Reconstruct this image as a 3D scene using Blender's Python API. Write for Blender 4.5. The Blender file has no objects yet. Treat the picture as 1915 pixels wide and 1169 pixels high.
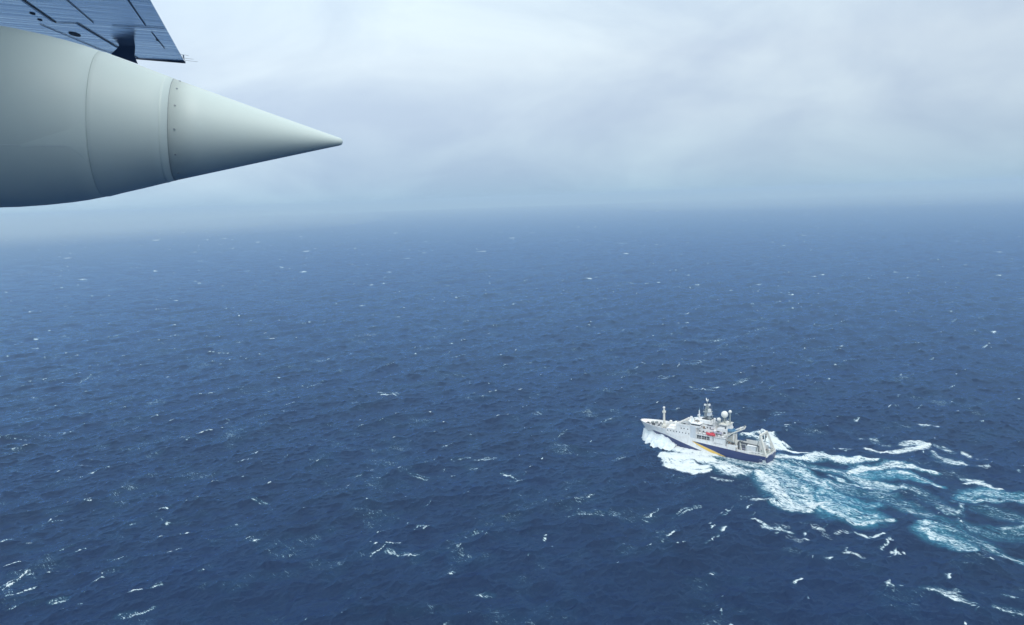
import bpy, bmesh, math, random
import numpy as np
from mathutils import Vector, Matrix
random.seed(7); rng = np.random.default_rng(12)
scene = bpy.context.scene
R = math.radians

# ------------------------------------------------------------------ camera
CAM_H = 156.0
FPX = 1502.0                      # focal length in pixels of the 1915 px wide photograph
PITCH = math.atan((584.5-370.0)/FPX)
ROLL = R(2.0)
fwd = Vector((0, math.cos(PITCH), -math.sin(PITCH)))
r0 = Vector((1, 0, 0)); u0 = r0.cross(fwd)
cr = r0*math.cos(ROLL) - u0*math.sin(ROLL)
cu = u0*math.cos(ROLL) + r0*math.sin(ROLL)
camd = bpy.data.cameras.new('camera'); cam = bpy.data.objects.new('camera', camd)
scene.collection.objects.link(cam); scene.camera = cam
cam.matrix_world = Matrix((cr, cu, -fwd)).transposed().to_4x4()
cam.location = (0, 0, CAM_H)
camd.sensor_width = 36.0; camd.lens = FPX/1915*36.0
camd.clip_start = 0.1; camd.clip_end = 200000
def at(px, py, z=0.0):
    """sea-level point seen at a photograph pixel"""
    d = cr*((px-957.5)/FPX) - cu*((py-584.5)/FPX) + fwd
    t = (z-CAM_H)/d.z
    return (d.x*t, d.y*t)

# ------------------------------------------------------------------ view + world + sun
scene.view_settings.view_transform = 'Standard'; scene.view_settings.look = 'None'
scene.view_settings.exposure = 0.0; scene.view_settings.gamma = 1.0
SUN_EL, SUN_AZ = R(58), R(165)    # azimuth clockwise from +Y
w = bpy.data.worlds.new('World'); scene.world = w; w.use_nodes = True
nt = w.node_tree; nt.nodes.clear(); L = nt.links.new
def wn(t, **k):
    n = nt.nodes.new(t)
    for a, b in k.items(): setattr(n, a, b)
    return n
sky = wn('ShaderNodeTexSky', sky_type='NISHITA', sun_disc=False, sun_elevation=SUN_EL, sun_rotation=SUN_AZ, dust_density=3.0)
bg1 = wn('ShaderNodeBackground'); L(sky.outputs[0], bg1.inputs[0]); bg1.inputs[1].default_value = 0.09
tc = wn('ShaderNodeTexCoord')
sep = wn('ShaderNodeSeparateXYZ'); L(tc.outputs['Generated'], sep.inputs[0])
el = wn('ShaderNodeValToRGB'); L(sep.outputs[2], el.inputs[0])
e = el.color_ramp.elements
e[0].position = 0.0; e[0].color = (0.46, 0.66, 0.82, 1)
e[1].position = 0.75; e[1].color = (1.12, 1.3, 1.42, 1)
for p_, c_ in ((0.03, (0.53, 0.70, 0.86, 1)), (0.09, (0.66, 0.80, 0.94, 1)), (0.16, (0.75, 0.88, 1.0, 1)), (0.26, (0.78, 0.94, 1.07, 1)), (0.45, (0.92, 1.08, 1.2, 1))):
    q = e.new(p_); q.color = c_
mp = wn('ShaderNodeMapping'); L(tc.outputs['Generated'], mp.inputs[0]); mp.inputs['Scale'].default_value = (1.0, 1.0, 2.0)
mp.inputs['Location'].default_value = (1.7, 0.35, 0.2)
n1 = wn('ShaderNodeTexNoise'); L(mp.outputs[0], n1.inputs[0]); n1.inputs['Scale'].default_value = 3.9; n1.inputs['Detail'].default_value = 7; n1.inputs['Roughness'].default_value = 0.52; n1.inputs['Distortion'].default_value = 0.5
cr1 = wn('ShaderNodeValToRGB'); L(n1.outputs[0], cr1.inputs[0])
q = cr1.color_ramp.elements; q[0].position = 0.34; q[0].color = (0.83, 0.85, 0.91, 1); q[1].position = 0.66; q[1].color = (1.15, 1.13, 1.08, 1)
# the overcast is brighter towards the left of the view than towards the right
dirn = wn('ShaderNodeMapRange'); L(sep.outputs[0], dirn.inputs[0])
dirn.inputs['From Min'].default_value = -0.6; dirn.inputs['From Max'].default_value = 0.6
dirn.inputs['To Min'].default_value = 1.12; dirn.inputs['To Max'].default_value = 0.90
mm = wn('ShaderNodeMix', data_type='RGBA', blend_type='MULTIPLY'); mm.inputs[0].default_value = 1
L(el.outputs[0], mm.inputs[6]); L(cr1.outputs[0], mm.inputs[7])
bg2 = wn('ShaderNodeBackground'); L(mm.outputs[2], bg2.inputs[0])
L(dirn.outputs[0], bg2.inputs[1])
mx = wn('ShaderNodeMixShader'); mx.inputs[0].default_value = 0.88
L(bg1.outputs[0], mx.inputs[1]); L(bg2.outputs[0], mx.inputs[2])
wo = wn('ShaderNodeOutputWorld'); L(mx.outputs[0], wo.inputs[0])
sl = bpy.data.lights.new('sun', 'SUN'); sl.energy = 2.0; sl.angle = R(45); sl.color = (1.0, 0.96, 0.9)
so = bpy.data.objects.new('sun', sl); scene.collection.objects.link(so)
sd = Vector((math.sin(SUN_AZ)*math.cos(SUN_EL), math.cos(SUN_AZ)*math.cos(SUN_EL), math.sin(SUN_EL)))
so.rotation_euler = (-sd).to_track_quat('-Z', 'Y').to_euler()
scene.cycles.volume_bounces = 0
scene.cycles.max_bounces = 6

# ------------------------------------------------------------------ helpers
col = scene.collection
def link(o, parent=None):
    col.objects.link(o)
    if parent is not None: o.parent = parent
    return o
def empty(name, label, cat, loc=(0, 0, 0), rz=0.0, group=None):
    o = bpy.data.objects.new(name, None); link(o); o.location = loc; o.rotation_euler = (0, 0, rz)
    o['label'] = label; o['category'] = cat
    if group: o['group'] = group
    return o
class MB:
    """collects shapes; build() links them as one mesh object"""
    def __init__(s): s.v = []; s.f = []
    def add(s, v, f):
        k = len(s.v); s.v += [tuple(a) for a in v]; s.f += [tuple(i+k for i in q) for q in f]; return s
    def box(s, x0, x1, y0, y1, z0, z1, taper=0.0):
        t = taper
        v = [(x0, y0, z0), (x1, y0, z0), (x1, y1, z0), (x0, y1, z0), (x0+t, y0+t, z1), (x1-t, y0+t, z1), (x1-t, y1-t, z1), (x0+t, y1-t, z1)]
        return s.add(v, [(0, 3, 2, 1), (4, 5, 6, 7), (0, 1, 5, 4), (1, 2, 6, 5), (2, 3, 7, 6), (3, 0, 4, 7)])
    def tube(s, p, q, r, r2=None, n=10, caps=True):
        p = Vector(p); q = Vector(q); r2 = r if r2 is None else r2
        d = (q-p).normalized(); a = d.orthogonal().normalized(); b = d.cross(a)
        v = []
        for c, rr in ((p, r), (q, r2)):
            for i in range(n):
                t = 2*math.pi*i/n; v.append(c+(a*math.cos(t)+b*math.sin(t))*rr)
        f = [(i, (i+1) % n, n+(i+1) % n, n+i) for i in range(n)]
        if caps: f += [tuple(range(n))[::-1], tuple(range(n, 2*n))]
        return s.add(v, f)
    def bar(s, p, q, wx, wy=None):
        """square-section beam"""
        p = Vector(p); q = Vector(q); wy = wy or wx
        d = (q-p).normalized(); a = d.cross(Vector((0, 0, 1)))
        a = a.normalized() if a.length > 1e-3 else Vector((0, 1, 0)); b = d.cross(a).normalized()
        v = [c+a*(sx*wx/2)+b*(sy*wy/2) for c in (p, q) for sx, sy in ((-1, -1), (1, -1), (1, 1), (-1, 1))]
        return s.add(v, [(0, 3, 2, 1), (4, 5, 6, 7), (0, 1, 5, 4), (1, 2, 6, 5), (2, 3, 7, 6), (3, 0, 4, 7)])
    def ball(s, c, r, nu=16, nv=10, sz=1.0, zmin=-1.0, sx=1.0, sy=1.0):
        v = []; f = []
        for j in range(nv+1):
            ph = -math.pi/2+math.pi*j/nv
            z = max(math.sin(ph), zmin)
            for i in range(nu):
                t = 2*math.pi*i/nu; v.append((c[0]+r*sx*math.cos(ph)*math.cos(t), c[1]+r*sy*math.cos(ph)*math.sin(t), c[2]+r*sz*z))
        for j in range(nv):
            for i in range(nu): f.append((j*nu+i, j*nu+(i+1) % nu, (j+1)*nu+(i+1) % nu, (j+1)*nu+i))
        return s.add(v, f)
    def prism(s, poly, y0, y1):
        """x-z outline pushed from y0 to y1"""
        n = len(poly); v = [(a, y0, b) for a, b in poly]+[(a, y1, b) for a, b in poly]
        return s.add(v, [tuple(range(n)), tuple(range(n, 2*n))[::-1]]+[(i, i+n, (i+1) % n+n, (i+1) % n) for i in range(n)])
    def prismz(s, poly, z0, z1):
        n = len(poly); v = [(a, b, z0) for a, b in poly]+[(a, b, z1) for a, b in poly]
        return s.add(v, [tuple(range(n))[::-1], tuple(range(n, 2*n))]+[(i, (i+1) % n, (i+1) % n+n, i+n) for i in range(n)])
    def build(s, name, mat, parent=None, smooth=False, bevel=0.0, label=None):
        m = bpy.data.meshes.new(name); m.from_pydata(s.v, [], s.f); m.materials.append(mat)
        bm = bmesh.new(); bm.from_mesh(m)
        bmesh.ops.remove_doubles(bm, verts=bm.verts, dist=1e-5) if smooth else None
        bmesh.ops.recalc_face_normals(bm, faces=bm.faces); bm.to_mesh(m); bm.free()
        if smooth: m.shade_smooth()
        o = bpy.data.objects.new(name, m); link(o, parent)
        if bevel:
            b = o.modifiers.new('bevel', 'BEVEL'); b.width = bevel; b.segments = 2; b.limit_method = 'ANGLE'
        if label: o['label'] = label
        return o

def mat(name, color, rough=0.5, metal=0.0, dirt=0.0, dscale=0.6, dirt_col=(0.25, 0.2, 0.15), spec=0.5, bump=0.0, bscale=4.0):
    m = bpy.data.materials.new(name); m.use_nodes = True
    t = m.node_tree; b = t.nodes['Principled BSDF']; lk = t.links.new
    b.inputs['Base Color'].default_value = (*color, 1); b.inputs['Roughness'].default_value = rough
    b.inputs['Metallic'].default_value = metal; b.inputs['Specular IOR Level'].default_value = spec
    tcn = t.nodes.new('ShaderNodeTexCoord')
    if dirt:
        n = t.nodes.new('ShaderNodeTexNoise'); n.inputs['Scale'].default_value = dscale; n.inputs['Detail'].default_value = 6; n.inputs['Roughness'].default_value = .65
        mpn = t.nodes.new('ShaderNodeMapping'); mpn.inputs['Scale'].default_value = (1, 1, .35)
        lk(tcn.outputs['Object'], mpn.inputs[0]); lk(mpn.outputs[0], n.inputs[0])
        r = t.nodes.new('ShaderNodeMapRange'); lk(n.outputs[0], r.inputs[0])
        r.inputs['From Min'].default_value = .45; r.inputs['From Max'].default_value = .8; r.inputs['To Max'].default_value = dirt
        x = t.nodes.new('ShaderNodeMix'); x.data_type = 'RGBA'; lk(r.outputs[0], x.inputs[0])
        x.inputs[6].default_value = (*color, 1); x.inputs[7].default_value = (*dirt_col, 1); lk(x.outputs[2], b.inputs['Base Color'])
    if bump:
        n = t.nodes.new('ShaderNodeTexNoise'); n.inputs['Scale'].default_value = bscale; n.inputs['Detail'].default_value = 4
        lk(tcn.outputs['Object'], n.inputs[0]); bb = t.nodes.new('ShaderNodeBump'); bb.inputs['Strength'].default_value = bump; bb.inputs['Distance'].default_value = .05
        lk(n.outputs[0], bb.inputs['Height']); lk(bb.outputs[0], b.inputs['Normal'])
    return m
M = dict(
    white=mat('white_paint', (.86, .86, .85), .45, dirt=.6, dscale=.9, dirt_col=(.50, .44, .37)),
    cream=mat('cream_paint', (.68, .67, .61), .5, dirt=.7, dscale=1.1, dirt_col=(.45, .36, .27)),
    pale=mat('pale_grey_paint', (.62, .66, .70), .5, dirt=.3, dscale=.7),
    grey=mat('grey_deck_paint', (.36, .38, .40), .7, dirt=.6, dscale=.4, dirt_col=(.22, .17, .13)),
    deck=mat('green_grey_deck', (.30, .36, .35), .7, dirt=.7, dscale=.35, dirt_col=(.42, .36, .28)),
    navy=mat('navy_hull_paint', (.010, .024, .13), .35, dirt=.35, dscale=.25, dirt_col=(.03, .035, .10)),
    yellow=mat('yellow_stripe_paint', (.80, .52, .10), .45),
    dark=mat('dark_opening_and_shade', (.02, .022, .03), .5),
    glass=mat('window_glass', (.015, .02, .03), .12),
    red=mat('red_boat_paint', (.62, .03, .05), .4, dirt=.3),
    blue=mat('blue_boat_paint', (.04, .15, .28), .4, dirt=.5, dirt_col=(.45, .55, .6)),
    lblue=mat('pale_blue_paint', (.35, .60, .72), .5, dirt=.4),
    mauve=mat('mauve_grey_cover', (.38, .37, .48), .7, dirt=.4),
    steel=mat('galvanised_steel', (.34, .38, .38), .5, .3, dirt=.5),
    rust=mat('rusty_gear', (.24, .15, .09), .8, dirt=.7, dscale=2),
    dome=mat('dome_fibreglass', (.78, .77, .72), .45, dirt=.2, dirt_col=(.5, .5, .48)),
)

# ------------------------------------------------------------------ the sea
HEAD = R(140.0); SX, SY = 146.0, 446.0            # ship's stern on the water and heading
hx, hy = math.cos(HEAD), math.sin(HEAD)
G = 9.81
def ocean_band(Ltile, N, lmin, lmax, rot, seed, wind=R(-40.0), peak=62.0, alpha=0.0052, spread=2.0):
    """one wavelength band of a wind sea on a periodic tile -> h, dx, dy, jacobian terms"""
    g = np.random.default_rng(seed)
    k1 = 2*np.pi*np.fft.fftfreq(N, Ltile/N)
    kx, ky = np.meshgrid(k1, k1, indexing='xy'); k = np.hypot(kx, ky); k[0, 0] = 1
    lam = 2*np.pi/k
    th = np.arctan2(ky, kx)-(wind-rot)
    lg = np.log2(lam)
    ss = np.where(lam > 30, 14.0, spread+1.0)
    D = np.abs(np.cos(th/2))**(2*ss)+0.05
    D = D/ np.where(lam > 30, 1.25, 1.9)
    kp = 2*np.pi/peak
    alpha = np.where(lam > 42, .0125, np.where(lam > 18, .0120, .0240))
    S = alpha*k**-4*np.exp(-1.0*(kp/k)**2)*D
    S[(lam < lmin) | (lam >= lmax)] = 0
    dk = 2*np.pi/Ltile
    amp = np.sqrt(S)*dk
    xi = (g.standard_normal((N, N))+1j*g.standard_normal((N, N)))/math.sqrt(2)
    H = amp*xi*N*N
    def inv(X): return np.fft.ifft2(X).real*math.sqrt(2)
    h = inv(H); ux, uy = kx/k, ky/k
    dx = inv(1j*ux*H); dy = inv(1j*uy*H)
    jxx = inv(-kx*ux*H); jyy = inv(-ky*uy*H); jxy = inv(-kx*uy*H)
    return [a.astype(np.float32) for a in (h, dx, dy, jxx, jyy, jxy)]
BANDS = []
for (Lt, N, lo, hi, rot, sd_) in ((1490, 1024, 42, 260, 0.0, 1), (1490, 1024, 18, 42, 0.0, 2), (811, 1024, 8, 18, 0.5, 3),
                                 (233, 1024, 3.6, 8, 0.9, 4), (151, 1024, 1.4, 3.6, 1.3, 5)):
    BANDS.append((Lt, N, lo, rot, ocean_band(Lt, N, lo, hi, rot, sd_)))
def sample(A, Lt, N, x, y):
    u = (x/Lt*N) % N; v = (y/Lt*N) % N
    i = np.floor(u).astype(np.int32); j = np.floor(v).astype(np.int32); fu = (u-i).astype(np.float32); fv = (v-j).astype(np.float32)
    i %= N; j %= N; i2 = (i+1) % N; j2 = (j+1) % N
    return (A[j, i]*(1-fu)*(1-fv)+A[j, i2]*fu*(1-fv)+A[j2, i]*(1-fu)*fv+A[j2, i2]*fu*fv)

# polar sheet, finer where the water is near and towards the ship
rad = [0.0, 25, 50, 80, 110, 140, 165, 185]; d = 200.0
while d < 14500:
    rad.append(d)
    s = max(0.55, d*d/CAM_H*0.00062)
    if 430 < d < 640: s = min(s, 0.75)
    if d < 285: s = 1.2
    d += s
rad += [15500.0]
rad = np.array(rad)
ang = np.concatenate([np.arange(-180, -42, 1.5), np.arange(-42, 42, 0.056), np.arange(42, 180, 1.5)])
ang = np.radians(ang); NA = len(ang); NR = len(rad)
RR, AA = np.meshgrid(rad, ang, indexing='ij')
X = (RR*np.sin(AA)); Y = (RR*np.cos(AA))
sp = np.gradient(rad)
SPc = np.maximum(sp*0.55, rad*0.001)[:, None]          # sampling pitch of every ring
Hh = np.zeros_like(X, dtype=np.float32); DX = Hh.copy(); DY = Hh.copy(); JXX = Hh.copy(); JYY = Hh.copy(); JXY = Hh.copy()
for (Lt, N, lo, rot, arr) in BANDS:
    c, s = math.cos(rot), math.sin(rot)
    xr = X*c+Y*s+371.3*lo; yr = -X*s+Y*c+113.7*lo
    wgt = np.clip((lo*0.9/SPc-0.9)/1.2, 0, 1).astype(np.float32)
    rows = wgt[:, 0] > 0
    def S_(a, full=False):
        if full: return sample(a, Lt, N, xr, yr)
        o = np.zeros_like(Hh); o[rows] = sample(a, Lt, N, xr[rows], yr[rows])*wgt[rows]; return o
    h, dx, dy, jxx, jyy, jxy = arr
    Hh += S_(h); a = S_(dx); b = S_(dy); DX += a*c-b*s; DY += a*s+b*c
    if lo >= 3:
        g_ = 1.0 if lo > 4 else 0.75
        a = S_(jxx, True)*g_; b = S_(jyy, True)*g_; q_ = S_(jxy, True)*g_
        JXX += a*c*c+b*s*s-2*q_*c*s; JYY += a*s*s+b*c*c+2*q_*c*s; JXY += (a-b)*c*s+q_*(c*c-s*s)
LAMB = 1.2
J = (1+LAMB*JXX)*(1+LAMB*JYY)-(LAMB*JXY)**2
vis = (RR > 280) & (RR < 3000) & (np.abs(AA) < R(36))
js = J[vis]; print('wave Hs', 4*Hh[vis].std(), 'J pct', np.percentile(js, [0.3, 1, 2, 5, 20, 50]))
# whitecaps come in patches: gusts make some crests break and leave others alone
def vnoise(x, y, s, seed):
    g = np.random.default_rng(seed); T = g.random((128, 128)).astype(np.float32)
    def sm(u, v):
        i = np.floor(u).astype(int); j = np.floor(v).astype(int); fu = u-i; fv = v-j
        fu = fu*fu*(3-2*fu); fv = fv*fv*(3-2*fv); i %= 128; j %= 128; i2 = (i+1) % 128; j2 = (j+1) % 128
        return T[j, i]*(1-fu)*(1-fv)+T[j, i2]*fu*(1-fv)+T[j2, i]*(1-fu)*fv+T[j2, i2]*fu*fv
    return sm(x/s, y/s)
t_hi = np.percentile(js, 2.2)
patch = vnoise(X, Y, 38.0, 3)*0.6+vnoise(X, Y, 120.0, 4)*0.4
t_loc = t_hi+(patch-0.62)*0.26
FOAM = np.clip((t_loc-J)/0.16, 0, 1).astype(np.float32)*0.68
old = np.clip(vnoise(X+50, Y, 24.0, 31)*.5+vnoise(X, Y+80, 9.0, 32)*.5-.5, 0, 1)*.55
FOAM = np.maximum(FOAM, old.astype(np.float32))
# breaking crests scattered over the open sea, sharp on the downwind side and trailing upwind
wx, wy = math.cos(R(-40)), math.sin(R(-40))
ncap = 520
cd = CAM_H*FPX/(30+680*rng.random(ncap)**1.9); ca = rng.uniform(-R(35), R(35), ncap)
for d_c, a_c in zip(cd, ca):
    i0 = int(np.searchsorted(rad, d_c)); s_r = sp[min(i0, NR-1)]
    # move to the nearest crest
    best = None
    for _ in range(6):
        dd_ = d_c+rng.uniform(-14, 14); aa_ = a_c+rng.uniform(-14, 14)/d_c
        ii = min(NR-1, int(np.searchsorted(rad, dd_))); jj = min(NA-1, int(np.searchsorted(ang, aa_)))
        if best is None or J[ii, jj] < best[0]: best = (J[ii, jj], dd_, aa_)
    _, d_c, a_c = best
    x_c, y_c = d_c*math.sin(a_c), d_c*math.cos(a_c)
    ln_ = float(np.clip(rng.lognormal(.85, .6), .8, 8)); w_ = float(np.clip(rng.lognormal(-.3, .35), .4, 1.5))
    ln_ *= (max(d_c, 450)/450)**.4; w_ *= (max(d_c, 450)/450)**.3
    br = rng.uniform(.42, .84) if d_c < 1500 else rng.uniform(.5, 1.05)
    w_ = max(w_, .55*s_r); th_ = R(50)+rng.normal(0, .35); cx_, cy_ = math.cos(th_), math.sin(th_)
    ext = ln_+w_*3.5
    ia, ib = np.searchsorted(rad, [d_c-ext, d_c+ext]); ja, jb_ = np.searchsorted(ang, [a_c-ext/d_c, a_c+ext/d_c])
    if ib-ia < 2: ib = ia+2
    if jb_-ja < 3: jb_ = ja+3
    xs_, ys_ = X[ia:ib, ja:jb_]-x_c, Y[ia:ib, ja:jb_]-y_c
    al = xs_*cx_+ys_*cy_; ac_ = xs_*wx+ys_*wy+.12*al*al/ln_+.5*np.sin(al*1.1+d_c)
    e_ = np.clip(1.15-(np.abs(al)/ln_)**2, 0, 1)
    f_ = np.where(ac_ > 0, np.clip(1-ac_/(w_*.8), 0, 1), np.clip(1+ac_/(w_*3.0), 0, 1)**1.6)*e_*br*1.15
    FOAM[ia:ib, ja:jb_] = np.maximum(FOAM[ia:ib, ja:jb_], f_)
AQUA = (FOAM*0.22).astype(np.float32)
HAZY = np.zeros_like(FOAM)

# hand-placed foam: the wake, the bow wave and the larger whitecaps, on the water plane
near = (RR > 270) & (RR < 1500) & (np.abs(AA) < R(40))
NX, NY = X[near], Y[near]
fo = FOAM[near]; aq = AQUA[near]; up = np.zeros_like(fo); calm = np.zeros_like(fo)
def stroke(pts, wid, white=1.0, aqua=0.0, lift=0.0, power=1.0):
    """foam along a line of photograph pixels; wid in metres (number or per point)"""
    global fo, aq, up
    P = np.array([at(*p) for p in pts]); n = len(P)
    ws = [wid]*n if np.isscalar(wid) else list(wid)
    best = np.full(NX.shape, 9.0); 
    if .6 <= white < .93 and aqua < .2 and n > 2: white *= .88
    if white < .6 and n > 2: white *= .82; aqua *= .8
    if .5 < white < .99 and n > 2: white *= .86; ws = [v_*1.08 for v_ in ws]
    x0, y0 = P.min(0)-max(ws)*1.6; x1, y1 = P.max(0)+max(ws)*1.6
    sel = (NX > x0) & (NX < x1) & (NY > y0) & (NY < y1)
    xs, ys = NX[sel], NY[sel]; b = np.full(xs.shape, 9.0)
    for i in range(n-1):
        ax, ay = P[i]; bx, by = P[i+1]; vx, vy = bx-ax, by-ay; l2 = vx*vx+vy*vy+1e-9
        t = np.clip(((xs-ax)*vx+(ys-ay)*vy)/l2, 0, 1)
        dd = np.hypot(xs-ax-t*vx, ys-ay-t*vy)/(ws[i]*(1-t)+ws[i+1]*t)
        b = np.minimum(b, dd)
    f = np.clip(1-b, 0, 1)**power; f = f.astype(np.float32)
    f2 = np.clip(1.1-b, 0, 1)
    fo[sel] = np.maximum(fo[sel], np.minimum(white, f*(1.45 if white < .99 else 1.75)*white)*(1.0 if white < .99 else 1.02)); aq[sel] = np.maximum(aq[sel], np.minimum(1, f2*1.6)*aqua)
    up[sel] = np.maximum(up[sel], f*lift)
k7 = 1/3.718
def c7(*pp): return [(1400+a*k7, 780+b*k7) for a, b in pp]
k1_ = 300/1915
def c1(*pp): return [(1180+a*k1_, 720+b*k1_) for a, b in pp]
# --- wake behind the stern
stroke(c7((60, 380), (130, 430), (210, 530), (270, 590), (390, 630), (480, 600)), (4, 9, 10, 9, 6, 4), .88, .55, .3)
stroke(c7((150, 360), (260, 440), (330, 520), (400, 590)), (8, 14, 13, 8), .66, .6)
stroke(c7((180, 590), (300, 640), (400, 655), (490, 620)), 3.0, .8, .3, .3)
stroke(c7((500, 560), (560, 620), (640, 660), (760, 680), (860, 690)), (6, 10, 14, 13, 6), .64, .75)
stroke(c7((500, 640), (620, 700), (740, 735), (860, 718), (990, 716)), (3, 3, 3, 2.5, 1.5), .75, .4, .2)
stroke(c7((490, 530), (560, 520), (680, 590), (840, 600)), (4, 8, 14, 8), .55, .85)
stroke(c7((100, 290), (220, 280), (420, 290), (560, 280), (690, 305), (760, 290), (880, 298)), (4, 6, 7, 8, 7, 5, 2), .9, .5, .4)
stroke(c7((370, 290), (460, 250), (520, 270), (640, 300), (720, 310)), (2, 6, 7, 8, 4), .95, .3, .8)
stroke(c7((700, 385), (800, 350), (900, 350), (990, 335), (1130, 360), (1320, 392)), (3, 7, 8, 8, 6, 2), .92, .6, .5)
stroke(c7((720, 380), (860, 405), (1000, 400), (1160, 430), (1350, 475)), (5, 10, 11, 7, 3), .55, .9)
stroke(c7((1050, 400), (1180, 430), (1340, 480)), (5, 4, 2), .8, .6, .2)
stroke(c7((110, 310), (300, 380), (480, 480)), (4, 5, 4), .58, .55)
stroke(c7((150, 300), (330, 350), (560, 450), (700, 470)), (3, 4, 4, 4), .62, .5)
stroke(c7((200, 295), (420, 340), (640, 380), (860, 460), (1080, 505)), (3, 5, 6, 6, 3), .6, .45)
stroke(c7((560, 470), (700, 500), (900, 520), (1060, 600), (1230, 700)), (7, 9, 9, 8, 5), .46, .40)
stroke(c7((1050, 480), (1200, 520), (1330, 620), (1480, 690)), (4, 6, 6, 5), .46, .25)
stroke(c7((1310, 640), (1380, 690), (1450, 695), (1500, 650), (1490, 600), (1420, 585)), 2.2, .6, .3)
stroke(c7((1500, 460), (1560, 450), (1630, 465), (1690, 485), (1750, 498)), (2, 4, 4, 3.5, 1.5), .95, .2, .5)
stroke(c7((1490, 430), (1560, 428), (1620, 445)), 2.0, .75, .2)
stroke(c7((1480, 560), (1560, 535), (1680, 520), (1800, 545), (1925, 560), (2100, 600)), (5, 9, 10, 7, 5, 4), .5, .7)
stroke(c7((1560, 580), (1720, 575), (1850, 580), (2000, 600)), (3, 4, 4, 4), .68, .6)
stroke(c7((1215, 740), (1250, 800), (1320, 840), (1430, 880), (1500, 910), (1570, 930)), (4, 8, 8, 8, 7, 3), .60, .62, .2)
stroke(c7((1250, 720), (1350, 760), (1480, 820), (1600, 860), (1700, 900)), (4, 9, 10, 9, 6), .46, .5)
stroke(c7((1600, 870), (1740, 930), (1900, 965), (2050, 1000)), (4, 4, 3, 3), .52, .5)
stroke(c7((1520, 760), (1700, 790), (1900, 800), (2100, 850)), (7, 9, 10, 10), .42, .40)
stroke(c7((1650, 640), (1800, 680), (1950, 720)), 8, .40, .28)
stroke(c7((1780, 760), (1860, 770), (1925, 762)), 2, .6, .4)
stroke(c7((110, 300), (230, 330), (340, 370), (470, 430), (560, 500)), (5, 7, 7, 6, 4), .74, .8)
stroke(c7((560, 400), (680, 450), (800, 470), (950, 500)), (2, 3, 3, 2), .7, .5)
# --- crisp breaking crests beyond the wake
stroke(c7((800, 208), (850, 225), (920, 240), (1000, 242), (1080, 238), (1180, 225), (1240, 205), (1280, 196)), (1.5, 3, 3, 4, 5, 5, 4, 2), .97, 0, .5)
stroke(c7((1040, 205), (1090, 188), (1180, 190), (1240, 200)), (3, 6, 7, 3), .85, .1, .4)
stroke(c7((780, 120), (850, 135), (890, 170), (960, 195)), (3, 4, 4, 3), .62, .1)
stroke(c7((1300, 255), (1360, 290), (1430, 320), (1500, 336)), (3, 7, 7, 3), .72, .15, .3)
stroke(c7((1320, 200), (1370, 210), (1430, 240)), (3, 4, 3), .7, .1)
stroke(c7((1510, 240), (1540, 270)), 3, .6); stroke(c7((1590, 283), (1660, 292)), (2, 1), .8)
stroke(c7((1610, 350), (1660, 360)), 3, .62)
stroke(c7((640, 208), (710, 214)), 1.6, .8)
stroke(c7((1180, 52), (1250, 60), (1310, 72)), (2, 3, 2), .75)
# --- foam on the near side of the wake
stroke(c7((30, 715), (120, 742), (150, 770), (210, 772), (295, 795)), (1.2, 1.5, 2.5, 4, 2), .85, .1)
stroke(c7((120, 760), (200, 745), (270, 760)), 3, .6)
stroke(c7((290, 820), (340, 850), (400, 860)), 3, .62); stroke(c7((450, 760), (520, 800), (570, 835)), 2.5, .6)
stroke(c7((710, 795), (790, 815), (840, 838), (880, 830), (930, 812)), (1, 1.5, 1.5, 1.5, 1), .8, .1)
stroke(c7((620, 800), (680, 795)), 2.5, .6); stroke(c7((660, 935), (720, 950), (790, 968)), 1.5, .66)
stroke(c7((960, 872), (1000, 868)), 1.2, .8); stroke(c7((1000, 930), (1090, 940)), 1.5, .66)
stroke(c7((40, 570), (110, 575)), 5, .6)
# --- starboard side of the ship, seen beyond the working deck
stroke(c1((1330, 600), (1450, 590), (1560, 600), (1680, 650), (1790, 700), (1900, 730)), (5, 5.5, 6, 6, 5, 3), .98, .2, 1.6)
stroke(c1((1420, 640), (1600, 690), (1740, 760)), (5, 6, 5), .97, .2, .6)
stroke(c7((140, 130), (200, 190), (270, 225), (400, 236)), (6, 7, 4, 1.5), 1.0, .2, .4)
# --- port side: the bow wave spreading aft
stroke(c1((190, 640), (260, 700), (360, 740), (450, 745)), (3, 5, 5, 4), 1.0, 0, .8)
stroke(c1((450, 720), (560, 770), (700, 800), (850, 830), (1000, 850)), (6, 8, 8, 7, 5), 1.0, .15, .7)
stroke(c1((400, 830), (480, 850), (600, 860), (750, 880), (900, 900)), (5, 9, 11, 11, 9), 1.05, .05, .8)
stroke(c1((370, 835), (430, 920), (470, 965), (560, 985), (640, 1010), (760, 1045), (860, 1045), (960, 1030)), (1.5, 4, 4, 5, 5, 5, 4, 2), 1.05, 0, 1.1)
stroke(c1((560, 920), (700, 970), (850, 980)), (8, 10, 7), 1.0, 0, .5)
stroke(c1((960, 920), (1080, 960), (1200, 1000), (1300, 1040), (1400, 1030)), (8, 11, 12, 9, 5), .82, .35, .3)
stroke(c1((1000, 850), (1150, 880), (1300, 930), (1480, 960), (1620, 960)), (5, 8, 9, 8, 7), .7, .5)
stroke(c1((1100, 1040), (1240, 1075), (1380, 1060)), (4, 4, 3), .8, .1, .3)
stroke(c1((980, 1100), (1050, 1120), (1220, 1120)), (1.5, 2.5, 1), .85, 0)
stroke(c1((350, 850), (390, 830)), 2, 1)
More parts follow.
